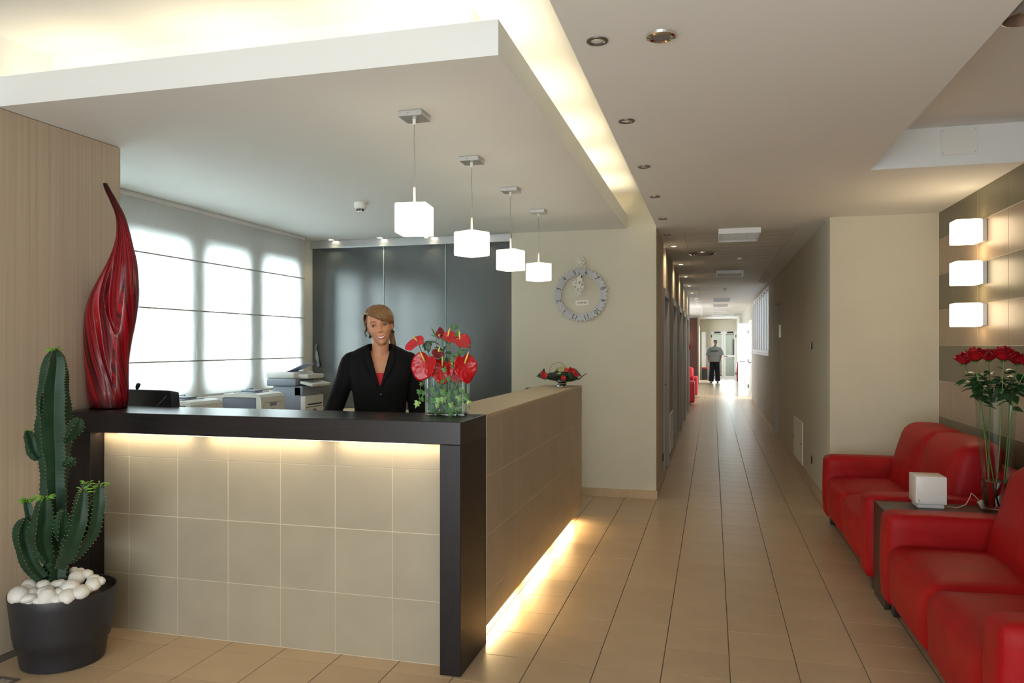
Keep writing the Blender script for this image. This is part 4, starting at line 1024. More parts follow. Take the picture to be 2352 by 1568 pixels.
def bloom(u, v, Y, s, lb, n=(0, .9, .5)):
    o = spathe(M(), at(u, v, Y), dirv(*n), dirv(.3, 0, 1), s).make('flower_head', m_spathe, smooth=True, label=lb, cat='flower', group='red flower heads in the bowl')
    md = o.modifiers.new('thickness', 'SOLIDIFY'); md.thickness = .002
bloom(1250, 860, 6.17, .060, 'red flower head at the left of the bowl')
bloom(1313, 851, 6.22, .062, 'largest red flower head, right of the bowl centre', (.2, .9, .3))
bloom(1323, 859, 6.18, .045, 'small red flower head at the right rim of the bowl', (.3, .8, .5))
bloom(1294, 867, 6.13, .042, 'small red flower head low in the gap between two leaves')
bloom(1301, 849, 6.24, .045, 'dark orange-red flower head behind the gap', (-.3, .6, .8))
orc = thing('orchid_sprig', 'pale green orchid sprig in the middle of the bowl', 'flower', at(1289, 858, 6.20))
for k in range(7):
    p = at(1287+random.uniform(-5, 5), 851+random.uniform(-6, 8), 6.20)
    leaf_sheet(M(), p, dirv(random.uniform(-1, 1), .4, random.uniform(-.3, 1)), dirv(0, 1, .3), .034, .020).make('petal', mat('pale_green_petal', (.42, .48, .14), .5), orc, smooth=True)
M().cyl(at(1289, 872, 6.22), at(1289, 852, 6.21), .002, 6).make('stalk', m_stalk, orc)
ring = [(1263, 856), (1263, 846), (1267, 839), (1273, 834.5), (1281, 832.5), (1289, 833), (1295, 838), (1299, 846), (1301, 856)]
gr = thing('twig_hoop', 'thin bent twig hoop rising over the bowl', 'twig', at(1263, 858, 6.26))
M().tube(smooth_path([tuple(at(u, v, 6.26)) for u, v in ring], 4), .0017, 6).make('twig', mat('twig_bark', (.12, .09, .06), .7), gr, smooth=True)
M().tube([at(1275, 835, 6.26), at(1277, 842, 6.26), at(1276, 856, 6.26)], .0012, 5).tube([at(1291, 835, 6.26), at(1287, 846, 6.26)], .001, 5).make('side_twig', mat('twig_bark2', (.20, .17, .08), .7), gr)

# ------------------------------------------------------------------ roses in the tall vase
RX, RY, RZ = 1.548, 4.815, .5625
tv = thing('tall_glass_vase', 'tall clear flared glass vase of red roses on the dark side table', 'vase', (RX, RY, RZ))
M().lathe([(.060, 0), (.066, .004), (.068, .02), (.108, .685), (.104, .686), (.064, .024), (.05, .020), (.001, .020)], (RX, RY, RZ), 48, (True, True)).make('vase_body', m_thin, tv, smooth=40)
M().lathe([(.061, .0245), (.074, .172), (.001, .172)], (RX, RY, RZ), 40, (True, True)).make('water', m_water, tv, smooth=40)
m_rose = mat('rose_petal', (.34, .004, .010), .5, noise=.25, nscale=30)
def petal(m, c, az, R, hgt, spread, wd_, z0):
    def fn(a, b):
        b = b*2-1; th = az+b*wd_*(.55+.6*math.sin(pi*min(a*.8+.1, 1))); rr = R*(.35+.65*a**.6)+spread*a**3
        z = z0+hgt*a-(.35*hgt*abs(b)**3*a)-spread*.35*a**4
        return c+Vector((rr*math.cos(th), rr*math.sin(th), z))
    return sheet(m, fn, 7, 6)
roses = [(2214, 822, 4.86, .034, 'leftmost red rose, drooping lowest in the tall vase'), (2240, 812, 4.80, .041, 'second red rose from the left in the tall vase'), (2271, 814, 4.90, .034, 'third red rose from the left, a little behind its neighbours'),
         (2305, 810, 4.80, .042, 'tallest red rose in the middle of the tall vase'), (2337, 822, 4.86, .034, 'red rose right of the tallest one'), (2362, 823, 4.80, .040, 'rightmost red rose, cut by the picture edge')]
for k, (u, v, Y, R0, lb) in enumerate(roses):
    R0 *= 1.22; c = at(u, v, Y); h = R0*1.45
    bpt = Vector((RX+.035*math.cos(k*1.05+1), RY+.035*math.sin(k*1.05+1), RZ+.03))
    t = thing('rose', lb, 'flower', bpt, group='red roses in the tall vase')
    m = M(); c0 = c-Vector((0, 0, h*.55)); sd = k*1.7
    for i in range(5): petal(m, c0, sd+i*1.256+.3, R0*1.0, h*.78, R0*.38, .75, 0)
    for i in range(5): petal(m, c0, sd+i*1.256, R0*.78, h*.92, R0*.20, .72, .002)
    for i in range(4): petal(m, c0, sd+i*1.57+.5, R0*.52, h*1.0, R0*.08, .85, .004)
    for i in range(3): petal(m, c0, sd+i*2.09, R0*.28, h*1.02, 0, 1.1, .006)
    o = m.make('bloom', m_rose, t, smooth=True); md = o.modifiers.new('thickness', 'SOLIDIFY'); md.thickness = .0012
    sm = M()
    for i in range(5): leaf_sheet(sm, c0, (math.cos(i*1.26), math.sin(i*1.26), -.15), (0, 0, 1), .032, .009, .25)
    sm.ell(c0, (.010, .010, .012), 10, 6); sm.make('calyx', m_leaf2, t, smooth=True)
    rim = Vector((RX, RY, RZ+.66)); d = (c-rim); d.z = 0; rim = rim+d.normalized()*min(.085, d.length*.8)+Vector((0, 0, 0))
    pts = smooth_path([tuple(c0), tuple((c0*.35+rim*.65)+Vector((0, 0, 0))), tuple(rim), tuple(rim*.5+bpt*.5+Vector((random.uniform(-.008, .008), 0, 0))), tuple(bpt)], 5)
    M().tube(pts, [.0034]*6+[.0030]*(len(pts)-6), 8).make('stalk', m_stalk if k % 2 else mat('rose_stalk', (.09, .17, .04), .5), t, smooth=True)
    for i in range(28):
        q = Vector(pts[random.randint(3, 11)]); q = q+Vector((0, 0, random.uniform(-.03, .05))); an = random.uniform(0, 2*pi)
        d = Vector((math.cos(an), math.sin(an), random.uniform(-.6, .4)))
        leaf_sheet(M(), q+d*.012, d, Vector((random.uniform(-.5, .5), random.uniform(-.8, 0), 1)), random.uniform(.05, .078), random.uniform(.028, .042), .25, .2).make('leaf', m_leaf, t, smooth=True)

# ------------------------------------------------------------------ gear clock
KX, KY, KZ = -1.270, YB, 2.005
m_clk = mat('clock_silver', (.40, .40, .41), .45, metal=.15); m_clk2 = mat('clock_cream', (.72, .70, .62), .45)
def gear(m, cx, cz, y0, y1, ro, ri, teeth, th, holes=0, hr=0):
    """ring gear facing -Y"""
    N = teeth*4; out = []
    for j in range(N):
        a = 2*pi*j/N; r = ro if (j % 4) in (0, 1) else ro-th; out.append((cx+r*math.cos(a), cz+r*math.sin(a), a))
    inn = [(cx+ri*math.cos(a), cz+ri*math.sin(a)) for _, _, a in out]
    vs = [(p[0], y0, p[1]) for p in out]+[(p[0], y0, p[1]) for p in inn]+[(p[0], y1, p[1]) for p in out]+[(p[0], y1, p[1]) for p in inn]; fs = []
    for j in range(N):
        k = (j+1) % N
        fs += [(j, k, N+k, N+j), (2*N+k, 2*N+j, 3*N+j, 3*N+k), (k, j, 2*N+j, 2*N+k), (N+j, N+k, 3*N+k, 3*N+j)]
    return m.add(vs, fs)
def textmesh(body, size, cx, cz, y, rot, name, mt, parent, font_sc=1.0, ext=.0008):
    cu = bpy.data.curves.new('text', 'FONT'); cu.body = body; cu.size = size; cu.align_x = 'CENTER'; cu.align_y = 'CENTER'; cu.extrude = ext
    o = bpy.data.objects.new('text', cu); COL.objects.link(o); bpy.context.view_layer.update()
    dg = bpy.context.evaluated_depsgraph_get(); me = bpy.data.meshes.new_from_object(o.evaluated_get(dg)); bpy.data.objects.remove(o)
    T = Matrix.Translation((cx, y, cz)) @ Matrix.Rotation(rot, 4, 'Y') @ Matrix.Rotation(pi/2, 4, 'X') @ Matrix.Diagonal((font_sc, 1, 1, 1))
    m = M(); m.add([T @ v.co for v in me.vertices], [tuple(p.vertices) for p in me.polygons]); bpy.data.meshes.remove(me)
    return m.make(name, mt, parent)
ck = thing('gear_clock', 'silver skeleton gear clock with rotated number ring on the back wall', 'clock', (KX, KY, KZ-.27))
dial = gear(M(), KX, KZ, KY-.030, KY-.022, .272, .196, 40, .019).make('number_ring', m_clk, ck)
for j in range(4): 
    a = pi/4+j*pi/2; M().cyl((KX+.235*math.cos(a), KY, KZ+.235*math.sin(a)), (KX+.235*math.cos(a), KY-.022, KZ+.235*math.sin(a)), .006, 8).make('spacer', m_clk, ck)
m_ink = mat('numeral_black', (.02, .02, .02), .5)
# the number 5 stands 13 deg left of the top, numbers increase clockwise by 30 deg
for n in range(1, 13):
    a = math.radians(-15+(n-5)*30); textmesh(str(n), .062, KX+.226*math.sin(a), KZ+.226*math.cos(a), KY-.0308, a, 'numeral', m_ink, dial)
tk = M()
for j in range(48):
    if j % 4 == 0: continue
    a = math.radians(-15+j*7.5); r0, r1 = (.206, .218) if j % 4 == 2 else (.206, .211); R = Matrix.Translation((KX, 0, KZ)) @ Matrix.Rotation(a, 4, 'Y')
    b = M().box(-.0012, .0012, KY-.0309, KY-.030, r0, r1); tk.add([R @ p for p in b.v], b.f)
tk.make('minute_marks', m_ink, dial)
def small_gear(cx, cz, y, r, teeth, nh, name='gear', mt=None):
    g = gear(M(), cx, cz, y-.007, y, r, r*.86, teeth, r*.12); N = 24
    k = nh
    for i in range(k):
        a = 2*pi*i/k+.3; hx, hz = cx+r*.56*math.cos(a), cz+r*.56*math.sin(a)
        gear(g, hx, hz, y-.0075, y-.0005, r*.27, r*.19, 8, 0)
    gear(g, cx, cz, y-.008, y, r*.30, r*.05, 8, 0)
    for i in range(k):
        a = 2*pi*(i+.5)/k+.3; px_, pz_ = math.cos(a), math.sin(a); w_ = r*.12
        b = [(cx+px_*r*.2-pz_*w_, cz+pz_*r*.2+px_*w_), (cx+px_*r*.2+pz_*w_, cz+pz_*r*.2-px_*w_), (cx+px_*r*.9+pz_*w_, cz+pz_*r*.9-px_*w_), (cx+px_*r*.9-pz_*w_, cz+pz_*r*.9+px_*w_)]
        g.add([(q[0], y-.006, q[1]) for q in b]+[(q[0], y-.001, q[1]) for q in b], [(0, 1, 2, 3), (7, 6, 5, 4), (0, 4, 5, 1), (1, 5, 6, 2), (2, 6, 7, 3), (3, 7, 4, 0)])
    return g.make(name, mt or m_clk2, ck)
small_gear(KX-.006, KZ+.325, KY-.040, .055, 20, 6)
small_gear(KX+.052, KZ+.272, KY-.034, .016, 10, 3)
small_gear(KX-.012, KZ+.086, KY-.058, .060, 24, 6)
small_gear(KX-.062, KZ+.118, KY-.044, .036, 14, 4)
small_gear(KX-.012, KZ+.012, KY-.044, .034, 14, 4)
small_gear(KX+.028, KZ+.066, KY-.040, .030, 14, 4)
M().bbox(KX-.035, KX+.022, KY-.046, KY-.010, KZ+.13, KZ+.175, b=.004).bbox(KX-.022, KX+.012, KY-.046, KY-.010, KZ+.175, KZ+.20, b=.004).make('bracket', m_clk2, ck)
M().cyl((KX-.012, KY, KZ+.086), (KX-.012, KY-.05, KZ+.086), .008, 10).make('axle', m_clk, ck)
hd = M(); hd.add([(KX-.016, KY-.048, KZ+.188), (KX-.006, KY-.048, KZ+.188), (KX-.008, KY-.048, KZ+.235), (KX-.016, KY-.050, KZ+.188), (KX-.006, KY-.050, KZ+.188), (KX-.008, KY-.050, KZ+.235)], [(0, 2, 1), (3, 4, 5), (0, 1, 4, 3), (1, 2, 5, 4), (2, 0, 3, 5)])
hd.make('hand', m_ink, ck); M().box(KX+.008, KX+.016, KY-.05, KY-.047, KZ+.165, KZ+.188).make('hand', m_ink, ck)
# name plate
np_ = thing('name_plate', 'small cream plate lettered ROMA inside the clock ring', 'sign', (KX+.013, KY, KZ-.108))
M().bbox(KX-.055, KX+.081, KY-.006, KY, KZ-.108, KZ-.052, b=.001, seg=1).make('plate', m_clk2, np_)
textmesh('ROMA', .026, KX+.013, KZ-.080, KY-.0065, 0, 'lettering', m_ink, np_, 1.15, .0008)
for sx in (-.045, .071): M().cyl((KX+sx, KY-.0065, KZ-.08), (KX+sx, KY-.0075, KZ-.08), .0025, 8).make('screw', m_ink, np_)

# ------------------------------------------------------------------ office machines
m_ofw = mat('office_white_plastic', (.66, .66, .63), .4); m_ofg = mat('office_grey_plastic', (.13, .14, .18), .45); m_ofs = mat('office_slate_plastic', (.25, .28, .34), .45)
def printer(y, label):
    t = thing('printer', label, 'printer', (-3.79, y+.19, .8205), group='laser printers on the worktop')
    x0, x1 = -3.98, -3.60
    M().bbox(x0, x1-.045, y+.004, y+.35, .8205, 1.065, b=.01).make('body', m_ofg, t, smooth=40)
    # white shell wrapping top and front (+X)
    sh = M(); out = [(x0+.02, 1.066), (x0+.02, 1.098), (x1-.07, 1.098), (x1-.03, 1.09), (x1-.008, 1.068), (x1, 1.03), (x1, .822)]; inn = [(x0+.02, 1.066), (x1-.05, 1.066), (x1-.046, .822)]
    poly = out+inn[::-1][:-1]
    n = len(poly); ya, yb = y, y+.355
    sh.add([(p[0], ya, p[1]) for p in poly]+[(p[0], yb, p[1]) for p in poly], [tuple(range(n)), tuple(range(2*n-1, n-1, -1))]+[(i, i+n, (i+1) % n+n, (i+1) % n) for i in range(n)])
    sh.make('cover', m_ofw, t, smooth=30)
    M().bbox(x0+.08, x1-.12, y+.05, y+.30, 1.0985, 1.104, b=.002).make('output_tray', m_ofs, t)
    M().bbox(x0+.10, x0+.24, y+.12, y+.24, 1.104, 1.120, b=.006).make('paper_stop', m_ofs, t)
    M().tube([(x0+.14, y+.14, 1.116), (x0+.15, y+.14, 1.128), (x0+.15, y+.22, 1.128), (x0+.14, y+.22, 1.116)], .003, 6).make('wire_stop', m_blackp, t)
    M().box(x1, x1+.002, y+.05, y+.30, 1.02, 1.023).box(x1, x1+.003, y+.13, y+.22, .99, 1.018).box(x1, x1+.002, y+.14, y+.20, .965, .969).make('front_slot', m_ofs, t)
printer(4.62, 'grey and white laser printer right beside the black monitor')
printer(5.48, 'grey and white laser printer between the other printer and the copier')
mf = thing('copier', 'tall multifunction copier with a blue-tinted sheet in its feeder', 'copier', (-3.75, 6.27, .8205))
x0, x1, ya, yb = -3.93, -3.56, 6.10, 6.44
M().bbox(x0+.03, x1-.04, ya+.01, yb-.01, .8205, 1.13, b=.012).make('body', m_ofs, mf, smooth=40)
M().bbox(x1-.05, x1, ya+.005, yb-.005, .8205, 1.04, b=.008).make('front_cover', m_ofw, mf, smooth=40)
M().box(x1, x1+.003, ya+.05, yb-.04, .955, .967).box(x1, x1+.002, ya+.02, yb-.04, .935, .940).make('slot_shade', m_dark, mf)  # raised strips, shade of the slot painted in as dark colour
M().cyl((x1-.004, ya+.17, .8705), (x1+.003, ya+.17, .8705), .048, 20).make('grip', m_ofg, mf)
M().bbox(x0-.02, x1-.09, ya-.01, yb+.01, 1.13, 1.195, b=.012, seg=3).make('scanner', m_ofs, mf, smooth=40)
M().bbox(x0-.03, x1-.10, ya-.01, yb+.01, 1.195, 1.255, b=.02, seg=3).make('feeder', m_ofw, mf, smooth=40)
pn = M().bbox(-.065, .065, ya+.02, yb+.02, -.012, .012, b=.005); R = Matrix.Translation((x1+.0, 0, 1.15)) @ Matrix.Rotation(math.radians(12), 4, 'Y'); pn.v = [R @ p for p in pn.v]
pnl = pn.make('control_panel', m_ofw, mf, smooth=40)
dt = M()
for k in range(3):
    for q in range(3):
        b = M().box(-.03+.02*k, -.02+.02*k, ya+.08+.04*q, ya+.10+.04*q, .012, .015); dt.add([R @ p for p in b.v], b.f)
b = M().box(-.04, -.01, ya+.24, ya+.32, .012, .014); dt.add([R @ p for p in b.v], b.f); dt.make('buttons', m_ofg, pnl)
M().bbox(x1-.12, x1-.03, ya+.01, yb, 1.035, 1.13, b=.01).make('output_bay', m_ofs, mf, smooth=40)
M().bbox(x1-.13, x1+.0, ya+.05, yb+.01, 1.195, 1.235, b=.012).make('feeder_tray', m_ofw, mf, smooth=40)
pa = M().box(-.11, .11, -.10, .10, 0, .002); R = Matrix.Translation((x0+.20, 6.29, 1.285)) @ Matrix.Rotation(math.radians(-22), 4, 'Y') ; pa.v = [R @ p for p in pa.v]
m_sheet = mat('bluish_paper', (.42, .50, .78), .6)
pa.make('paper_sheet', m_sheet, label='bluish sheet lying in the feeder of the copier', cat='paper')
# monitor seen from behind with diagonal ridges
mo = thing('computer_monitor', 'low black computer monitor seen from behind, beside the red sculpture', 'monitor', (-2.85, 3.80, .74))
A_, B_, C_, D_ = at(268, 944, 3.78), at(398, 939, 3.72), at(391, 899, 3.70), at(268, 895, 3.76)
A_.z = B_.z = 1.02; D_.z = C_.z = at(391, 898, 3.70).z
off = Vector((.03, .035, -.012))
bk = [A_, B_, C_, D_]; fr_ = [p+off for p in bk]
M().add(bk+fr_, [(0, 1, 2, 3), (7, 6, 5, 4), (0, 4, 5, 1), (1, 5, 6, 2), (2, 6, 7, 3), (3, 7, 4, 0)]).make('casing', m_blackp, mo)
M().add([C_, C_+off, D_+off, D_, C_+Vector((0, 0, .004)), C_+off+Vector((0, 0, .004)), D_+off+Vector((0, 0, .004)), D_+Vector((0, 0, .004))], [(4, 5, 6, 7), (0, 4, 7, 3), (0, 1, 5, 4)]).make('top_edge', mat('lilac_edge', (.16, .14, .20), .4), mo)
rg = M(); nn = (B_-A_).cross(D_-A_).normalized(); nn = -nn if nn.y > 0 else nn
def bil(s, t): return A_*(1-s)*(1-t)+B_*s*(1-t)+C_*s*t+D_*(1-s)*t+nn*.001
for a, b in (((.05, .85), (.25, .30)), ((.25, .30), (.58, .30)), ((.58, .30), (.93, .88))): rg.tube([bil(*a), bil(*b)], .0018, 4)
rg.make('ridge', mat('ridge_grey', (.22, .22, .22), .5), mo)
M().box(-2.93, -2.87, 3.80, 3.86, .76, 1.03).make('stand', m_blackp, mo); M().bbox(-3.0, -2.8, 3.75, 3.93, .7405, .76, b=.004).make('foot', m_blackp, mo)
mc = thing('desk_microphone', 'small black microphone head poking up behind the monitor', 'microphone', (-3.05, 3.95, .7405))
mp_ = at(317, 886, 3.95)
M().tube([(mp_.x-.005, 3.95, .765), (mp_.x-.01, 3.95, 1.0), (mp_.x-.006, 3.95, mp_.z-.02)], .004, 8).make('gooseneck', m_blackp, mc, smooth=True)
M().tube([mp_-Vector((.008, 0, .022)), mp_-Vector((.004, 0, .005)), mp_+Vector((.005, 0, .012)), mp_+Vector((.006, 0, .018))], [.008, .013, .013, .006], 12).make('windscreen', mat('green_black_foam', (.012, .02, .014), .8), mc, smooth=True)
M().bbox(-3.09, -3.01, 3.91, 3.99, .7405, .765, b=.005).make('foot', m_blackp, mc)
# black phone top behind the side wing
tp = thing('desk_phone', 'black phone just showing behind the far end of the side wing', 'phone', (-1.55, 6.35, .74))
pp_ = at(1224, 893, 6.35)
M().bbox(pp_.x-.055, pp_.x+.05, 6.30, 6.36, .98, pp_.z+.012, b=.008).make('handset', m_blackp, tp, smooth=40); M().bbox(pp_.x-.08, pp_.x+.07, 6.26, 6.44, .82, .98, b=.01).make('base', m_blackp, tp, smooth=40)
ps = thing('side_shelf', 'beige shelf inside the side wing carrying the black phone', 'shelf', (-1.6, 6.1, 0)); M().bbox(-1.78, -1.437, 5.6, 6.49, .79, .819, b=.003).make('board', m_desk, ps); M().box(-1.76, -1.73, 5.65, 6.45, 0, .79).make('side_panel', m_desk, ps)
# tied cord hanging on the glass wall
hk = thing('hanging_keyring', 'grey key bundle hanging on the left edge of the frosted glass wall', 'keys', at(728, 850, 7.47))
M().tube([at(727, 790, 7.475), at(725, 800, 7.475), at(729, 806, 7.475), at(724, 804, 7.475)], .006, 6).make('hook_loop', m_ofs, hk, smooth=True)
M().tube([at(727, 806, 7.47), at(728, 820, 7.47), at(731, 833, 7.47)], [.012, .020, .012], 8).make('strap', mat('grey_blue_strap', (.30, .36, .40), .6), hk, smooth=True)
M().ell(at(731, 837, 7.465), (.020, .01, .028), 10, 8).make('fob', m_ofs, hk, smooth=True)

# ------------------------------------------------------------------ people
m_skin = mat('skin', (.60, .29, .165), .48, noise=.05, nscale=20, sss=.25)
m_skin2 = mat('skin_tan', (.42, .23, .14), .5)
m_hair = mat('light_brown_hair', (.21, .105, .04), .36, noise=.28, nscale=4, stretch=(24, 24, 14), bump=.4, bscale=30)
m_hair2 = mat('black_hair', (.02, .015, .012), .5)
m_suit = mat('black_suit_cloth', (.0045, .0045, .005), .8, spec=.2, noise=.2, nscale=40, bump=.3, bscale=400)
m_teeth = mat('teeth', (.95, .92, .86), .25); m_lip = mat('lips', (.50, .12, .11), .35); m_eyew = mat('eye_white', (.72, .72, .70), .25)
m_iris = mat('iris', (.045, .055, .06), .15); m_lash = mat('lash_brown', (.05, .025, .015), .6); m_brow = mat('brow_brown', (.17, .085, .04), .7)
m_bead = mat('black_bead', (.01, .01, .012), .15)

HP = [(0, .012, .072, .015), (.04, .026, .082, .030), (.10, .035, .086, .045), (.2, .0485, .086, .060), (.3, .0575, .085, .075), (.4, .065, .083, .085), (.5, .0685, .082, .092), (.6, .0705, .084, .096),
      (.7, .071, .084, .098), (.8, .067, .077, .092), (.9, .053, .059, .074), (.96, .035, .038, .050), (1.0, .006, .006, .008)]
def hpr(s, k):
    s = max(0, min(1, s))
    for i in range(len(HP)-1):
        if HP[i][0] <= s <= HP[i+1][0]:
            t = (s-HP[i][0])/(HP[i+1][0]-HP[i][0]); a = HP[max(i-1, 0)][k]; d = HP[min(i+2, len(HP)-1)][k]
            return max(.003, catmull(a, HP[i][k], HP[i+1][k], d, t)) if i < len(HP)-2 else HP[i][k]*(1-t)+HP[i+1][k]*t
    return HP[-1][k]
def G(x, s): return math.exp(-(x/s)**2)
def bumps(x, s, smile=1.0):
    b = 0
    ridge = max(0, min(1, (.58-s)/.22)) if s > .36 else math.exp(-((s-.36)/.035)**2)
    b += .024*ridge**1.3*G(x, .0085+.004*max(0, (.5-s)*4))      # nose
    b += .006*G(abs(x)-.013, .007)*G(s-.345, .03)               # nostrils
    b -= .0115*G(abs(x)-.031, .017)*G(s-.505, .055)             # eye sockets
    b += .0035*G(s-.60, .05)*G(x, .05)
    b += .0055*smile*G(abs(x)-.038, .017)*G(s-.37, .08)         # cheeks
    b += .006*G(x, .030)*G(s-.225, .06)                         # mouth mound
    b -= .003*smile*G(abs(x)-.034, .006)*G(s-.26, .06)          # smile folds
    b += .006*G(x, .018)*G(s-.055, .05)                         # chin
    b -= .003*G(x, .02)*G(s-.135, .025)
    return b
HH = .232
def head_pt(th, s, inf=0.0, bump=True):
    """th = 0 points to the front (-Y); returns the head surface in head space (z from chin)"""
    wd_, f, b = hpr(s, 1)+inf, hpr(s, 2)+inf, hpr(s, 3)+inf
    sx, cy = math.sin(th), math.cos(th)
    x = wd_*math.copysign(abs(sx)**.86, sx); y = -(f*abs(cy)**.92) if cy > 0 else b*abs(cy)**.95
    if cy > 0 and bump: y -= bumps(x, s)*min(1, cy*2.2)
    return Vector((x, y, s*HH))
def face_y(x, s):
    wd_, f = hpr(s, 1), hpr(s, 2); sx = min(.98, (abs(x)/wd_)**(1/.86)); cy = math.sqrt(1-sx*sx)
    return -(f*cy**.92)-bumps(x, s)*min(1, cy*2.2)
def head_mesh(nth=72, ns=64):
    rs = []
    for i in range(ns+1):
        s = i/ns; rs.append([head_pt(2*pi*j/nth, s) for j in range(nth)])
    m = M().rings(rs)
    return m
def evaluated(o):
    bpy.context.view_layer.update(); dg = bpy.context.evaluated_depsgraph_get()
    return bpy.data.meshes.new_from_object(o.evaluated_get(dg))
def skin_graph(verts, edges, radii, levels=2):
    me = bpy.data.meshes.new('skel'); me.from_pydata(verts, edges, []); o = bpy.data.objects.new('skel', me); COL.objects.link(o)
    md = o.modifiers.new('s', 'SKIN'); md.use_smooth_shade = True
    for i, r in enumerate(radii):
        me.skin_vertices[0].data[i].radius = r if isinstance(r, tuple) else (r, r)
    me.skin_vertices[0].data[0].use_root = True
    ss = o.modifiers.new('ss', 'SUBSURF'); ss.levels = levels; ss.render_levels = levels
    out = evaluated(o); bpy.data.objects.remove(o); return out
def mesh_to(m, me, T=None):
    m.add([(T @ v.co if T else v.co.copy()) for v in me.vertices], [tuple(p.vertices) for p in me.polygons]); return m
def remeshed(m, voxel, smooth=3):
    me = bpy.data.meshes.new('r'); me.from_pydata([tuple(p) for p in m.v], [], m.f); o = bpy.data.objects.new('r', me); COL.objects.link(o)
    r = o.modifiers.new('r', 'REMESH'); r.mode = 'VOXEL'; r.voxel_size = voxel; r.adaptivity = 0
    if smooth: s = o.modifiers.new('s', 'SMOOTH'); s.iterations = smooth; s.factor = .5
    out = evaluated(o); bpy.data.objects.remove(o)
    k = M(); mesh_to(k, out); return k
def hand(m, wrist, direction, palm_n, side, s=1.0, curl=.35):
    """palm plus five curled fingers as one skinned graph set"""
    d = Vector(direction).normalized(); n = Vector(palm_n); n = (n-d*n.dot(d)).normalized(); x = d.cross(n)*side; wv = Vector(wrist)
    m.ell(wv+d*.045*s, (.040*s, .014*s, .05*s), 14, 10, Matrix((x, n, d)).transposed())
    for k, (off, ln) in enumerate(((-.028, .066), (-.010, .076), (.009, .072), (.027, .058))):
        b = wv+d*.070*s+x*off*s; pts = [b]; dd = d.copy()
        for q in range(3):
            dd = (dd+n*curl*(.5+.4*q)).normalized(); pts.append(pts[-1]+dd*ln*s*(.42, .33, .25)[q])
        m.tube(smooth_path([tuple(p) for p in pts], 3), [.0095*s-.0003*i for i in range(10)], 8)
    b = wv+d*.018*s-x*.030*s; pts = [b, b+(d*.6-x*.8+n*.2).normalized()*.035*s, b+(d*.6-x*.8+n*.2).normalized()*.035*s+(d*.9-x*.3+n*.3).normalized()*.028*s]
    m.tube(smooth_path([tuple(p) for p in pts], 3), [.012*s, .012*s, .011*s, .0105*s, .010*s, .0095*s, .008*s], 8)
    return m
def body_rings(spec, n=36, p=.85):
    """spec: (z, cx, cy, halfwidth, front, back)"""
    rs = []
    for z, cx, cy, hw, f, b in spec:
        ring = []
        for j in range(n):
            th = 2*pi*j/n; s_, c_ = math.sin(th), math.cos(th)
            ring.append(Vector((cx+hw*math.copysign(abs(s_)**p, s_), cy-(f if c_ > 0 else b)*math.copysign(abs(c_)**p, c_), z)))
        rs.append(ring)
    return rs
def spec_smooth(spec, n=4): return smooth_path([tuple(q) for q in spec], n)

# --- the receptionist: local frame, feet at the origin, facing -Y; z measured from the floor
WX, WY, WR = -1.925, 4.16, math.radians(24)
wm = thing('person', 'smiling woman in a black suit jacket and red top standing behind the counter', 'person', (WX, WY, 0), WR)
CHIN = 1.500
# head placement: slight roll towards the viewer's left, chin forward
HT = Matrix.Translation((0.0, -.035, CHIN+.10)) @ Matrix.Rotation(math.radians(10), 4, 'Y').inverted() @ Matrix.Rotation(math.radians(3), 4, 'X') @ Matrix.Translation((0, 0, -.10))
HT = Matrix.Translation((0.0, -.035, CHIN+.10)) @ Matrix.Rotation(math.radians(-9), 4, 'Y') @ Matrix.Translation((0, 0, -.10))
b = M(); hm = head_mesh(); b.add([HT @ p for p in hm.v], hm.f)
for sx in (-1, 1):   # ears
    e = M().ell((sx*.070, .006, .465*HH), (.008, .017, .031), 12, 10, Matrix.Rotation(sx*.25, 3, 'Z')); b.add([HT @ p for p in e.v], e.f)
b.tube([(0, .012, 1.38), (0, .004, 1.44), (.002, -.008, 1.50), (.004, -.012, 1.56)], [.062, .052, .050, .050], 24)
torso = spec_smooth([(.86, 0, 0, .155, .10, .11), (.95, 0, 0, .165, .105, .12), (1.08, 0, 0, .125, .09, .09), (1.18, 0, 0, .13, .105, .095), (1.26, 0, 0, .145, .118, .10), (1.34, 0, .005, .160, .098, .095), (1.40, 0, .01, .150, .078, .080), (1.445, 0, .012, .09, .055, .06), (1.47, 0, .012, .05, .045, .05)])
b.rings(body_rings(torso))
def limb(m, pts, n=18): m.tube(smooth_path([tuple(p[:3]) for p in pts], 5), [q[0] for q in smooth_path([(p[3],) for p in pts], 5)], n)
SHR, ELR, WRR = (-.168, .01, 1.405), (-.255, .03, 1.15), (-.335, -.10, .965)     # her right arm (viewer's left), reaching to the desk
SHL, ELL_, WRL = (.168, .01, 1.405), (.215, .035, 1.12), (.225, -.06, .90)
limb(b, [SHR+(.048,), (-.215, .02, 1.28, .043), ELR+(.036,), (-.30, -.04, 1.05, .033), WRR+(.024,)])
limb(b, [SHL+(.048,), (.195, .02, 1.27, .043), ELL_+(.036,), (.225, 0, 1.01, .032), WRL+(.024,)])
hand(b, WRR, (-.25, -.55, -.75), (0, .3, -.6), 1); hand(b, WRL, (0, -.35, -.95), (-1, 0, 0), -1)
for sx in (-1, 1): limb(b, [(sx*.085, 0, .90, .085), (sx*.09, -.005, .70, .072), (sx*.09, 0, .50, .050), (sx*.09, .015, .30, .046), (sx*.09, .02, .10, .030), (sx*.09, -.02, .05, .032), (sx*.09, -.12, .025, .022)])
bd = remeshed(b, .0042, 2)
body = bd.make('body', m_skin, wm, smooth=True, local=True)
def hadd(mm, name, mt, parent=wm, smooth=True, **k):
    mm.v = [HT @ p for p in mm.v]; return mm.make(name, mt, parent, smooth=smooth, local=True, **k)
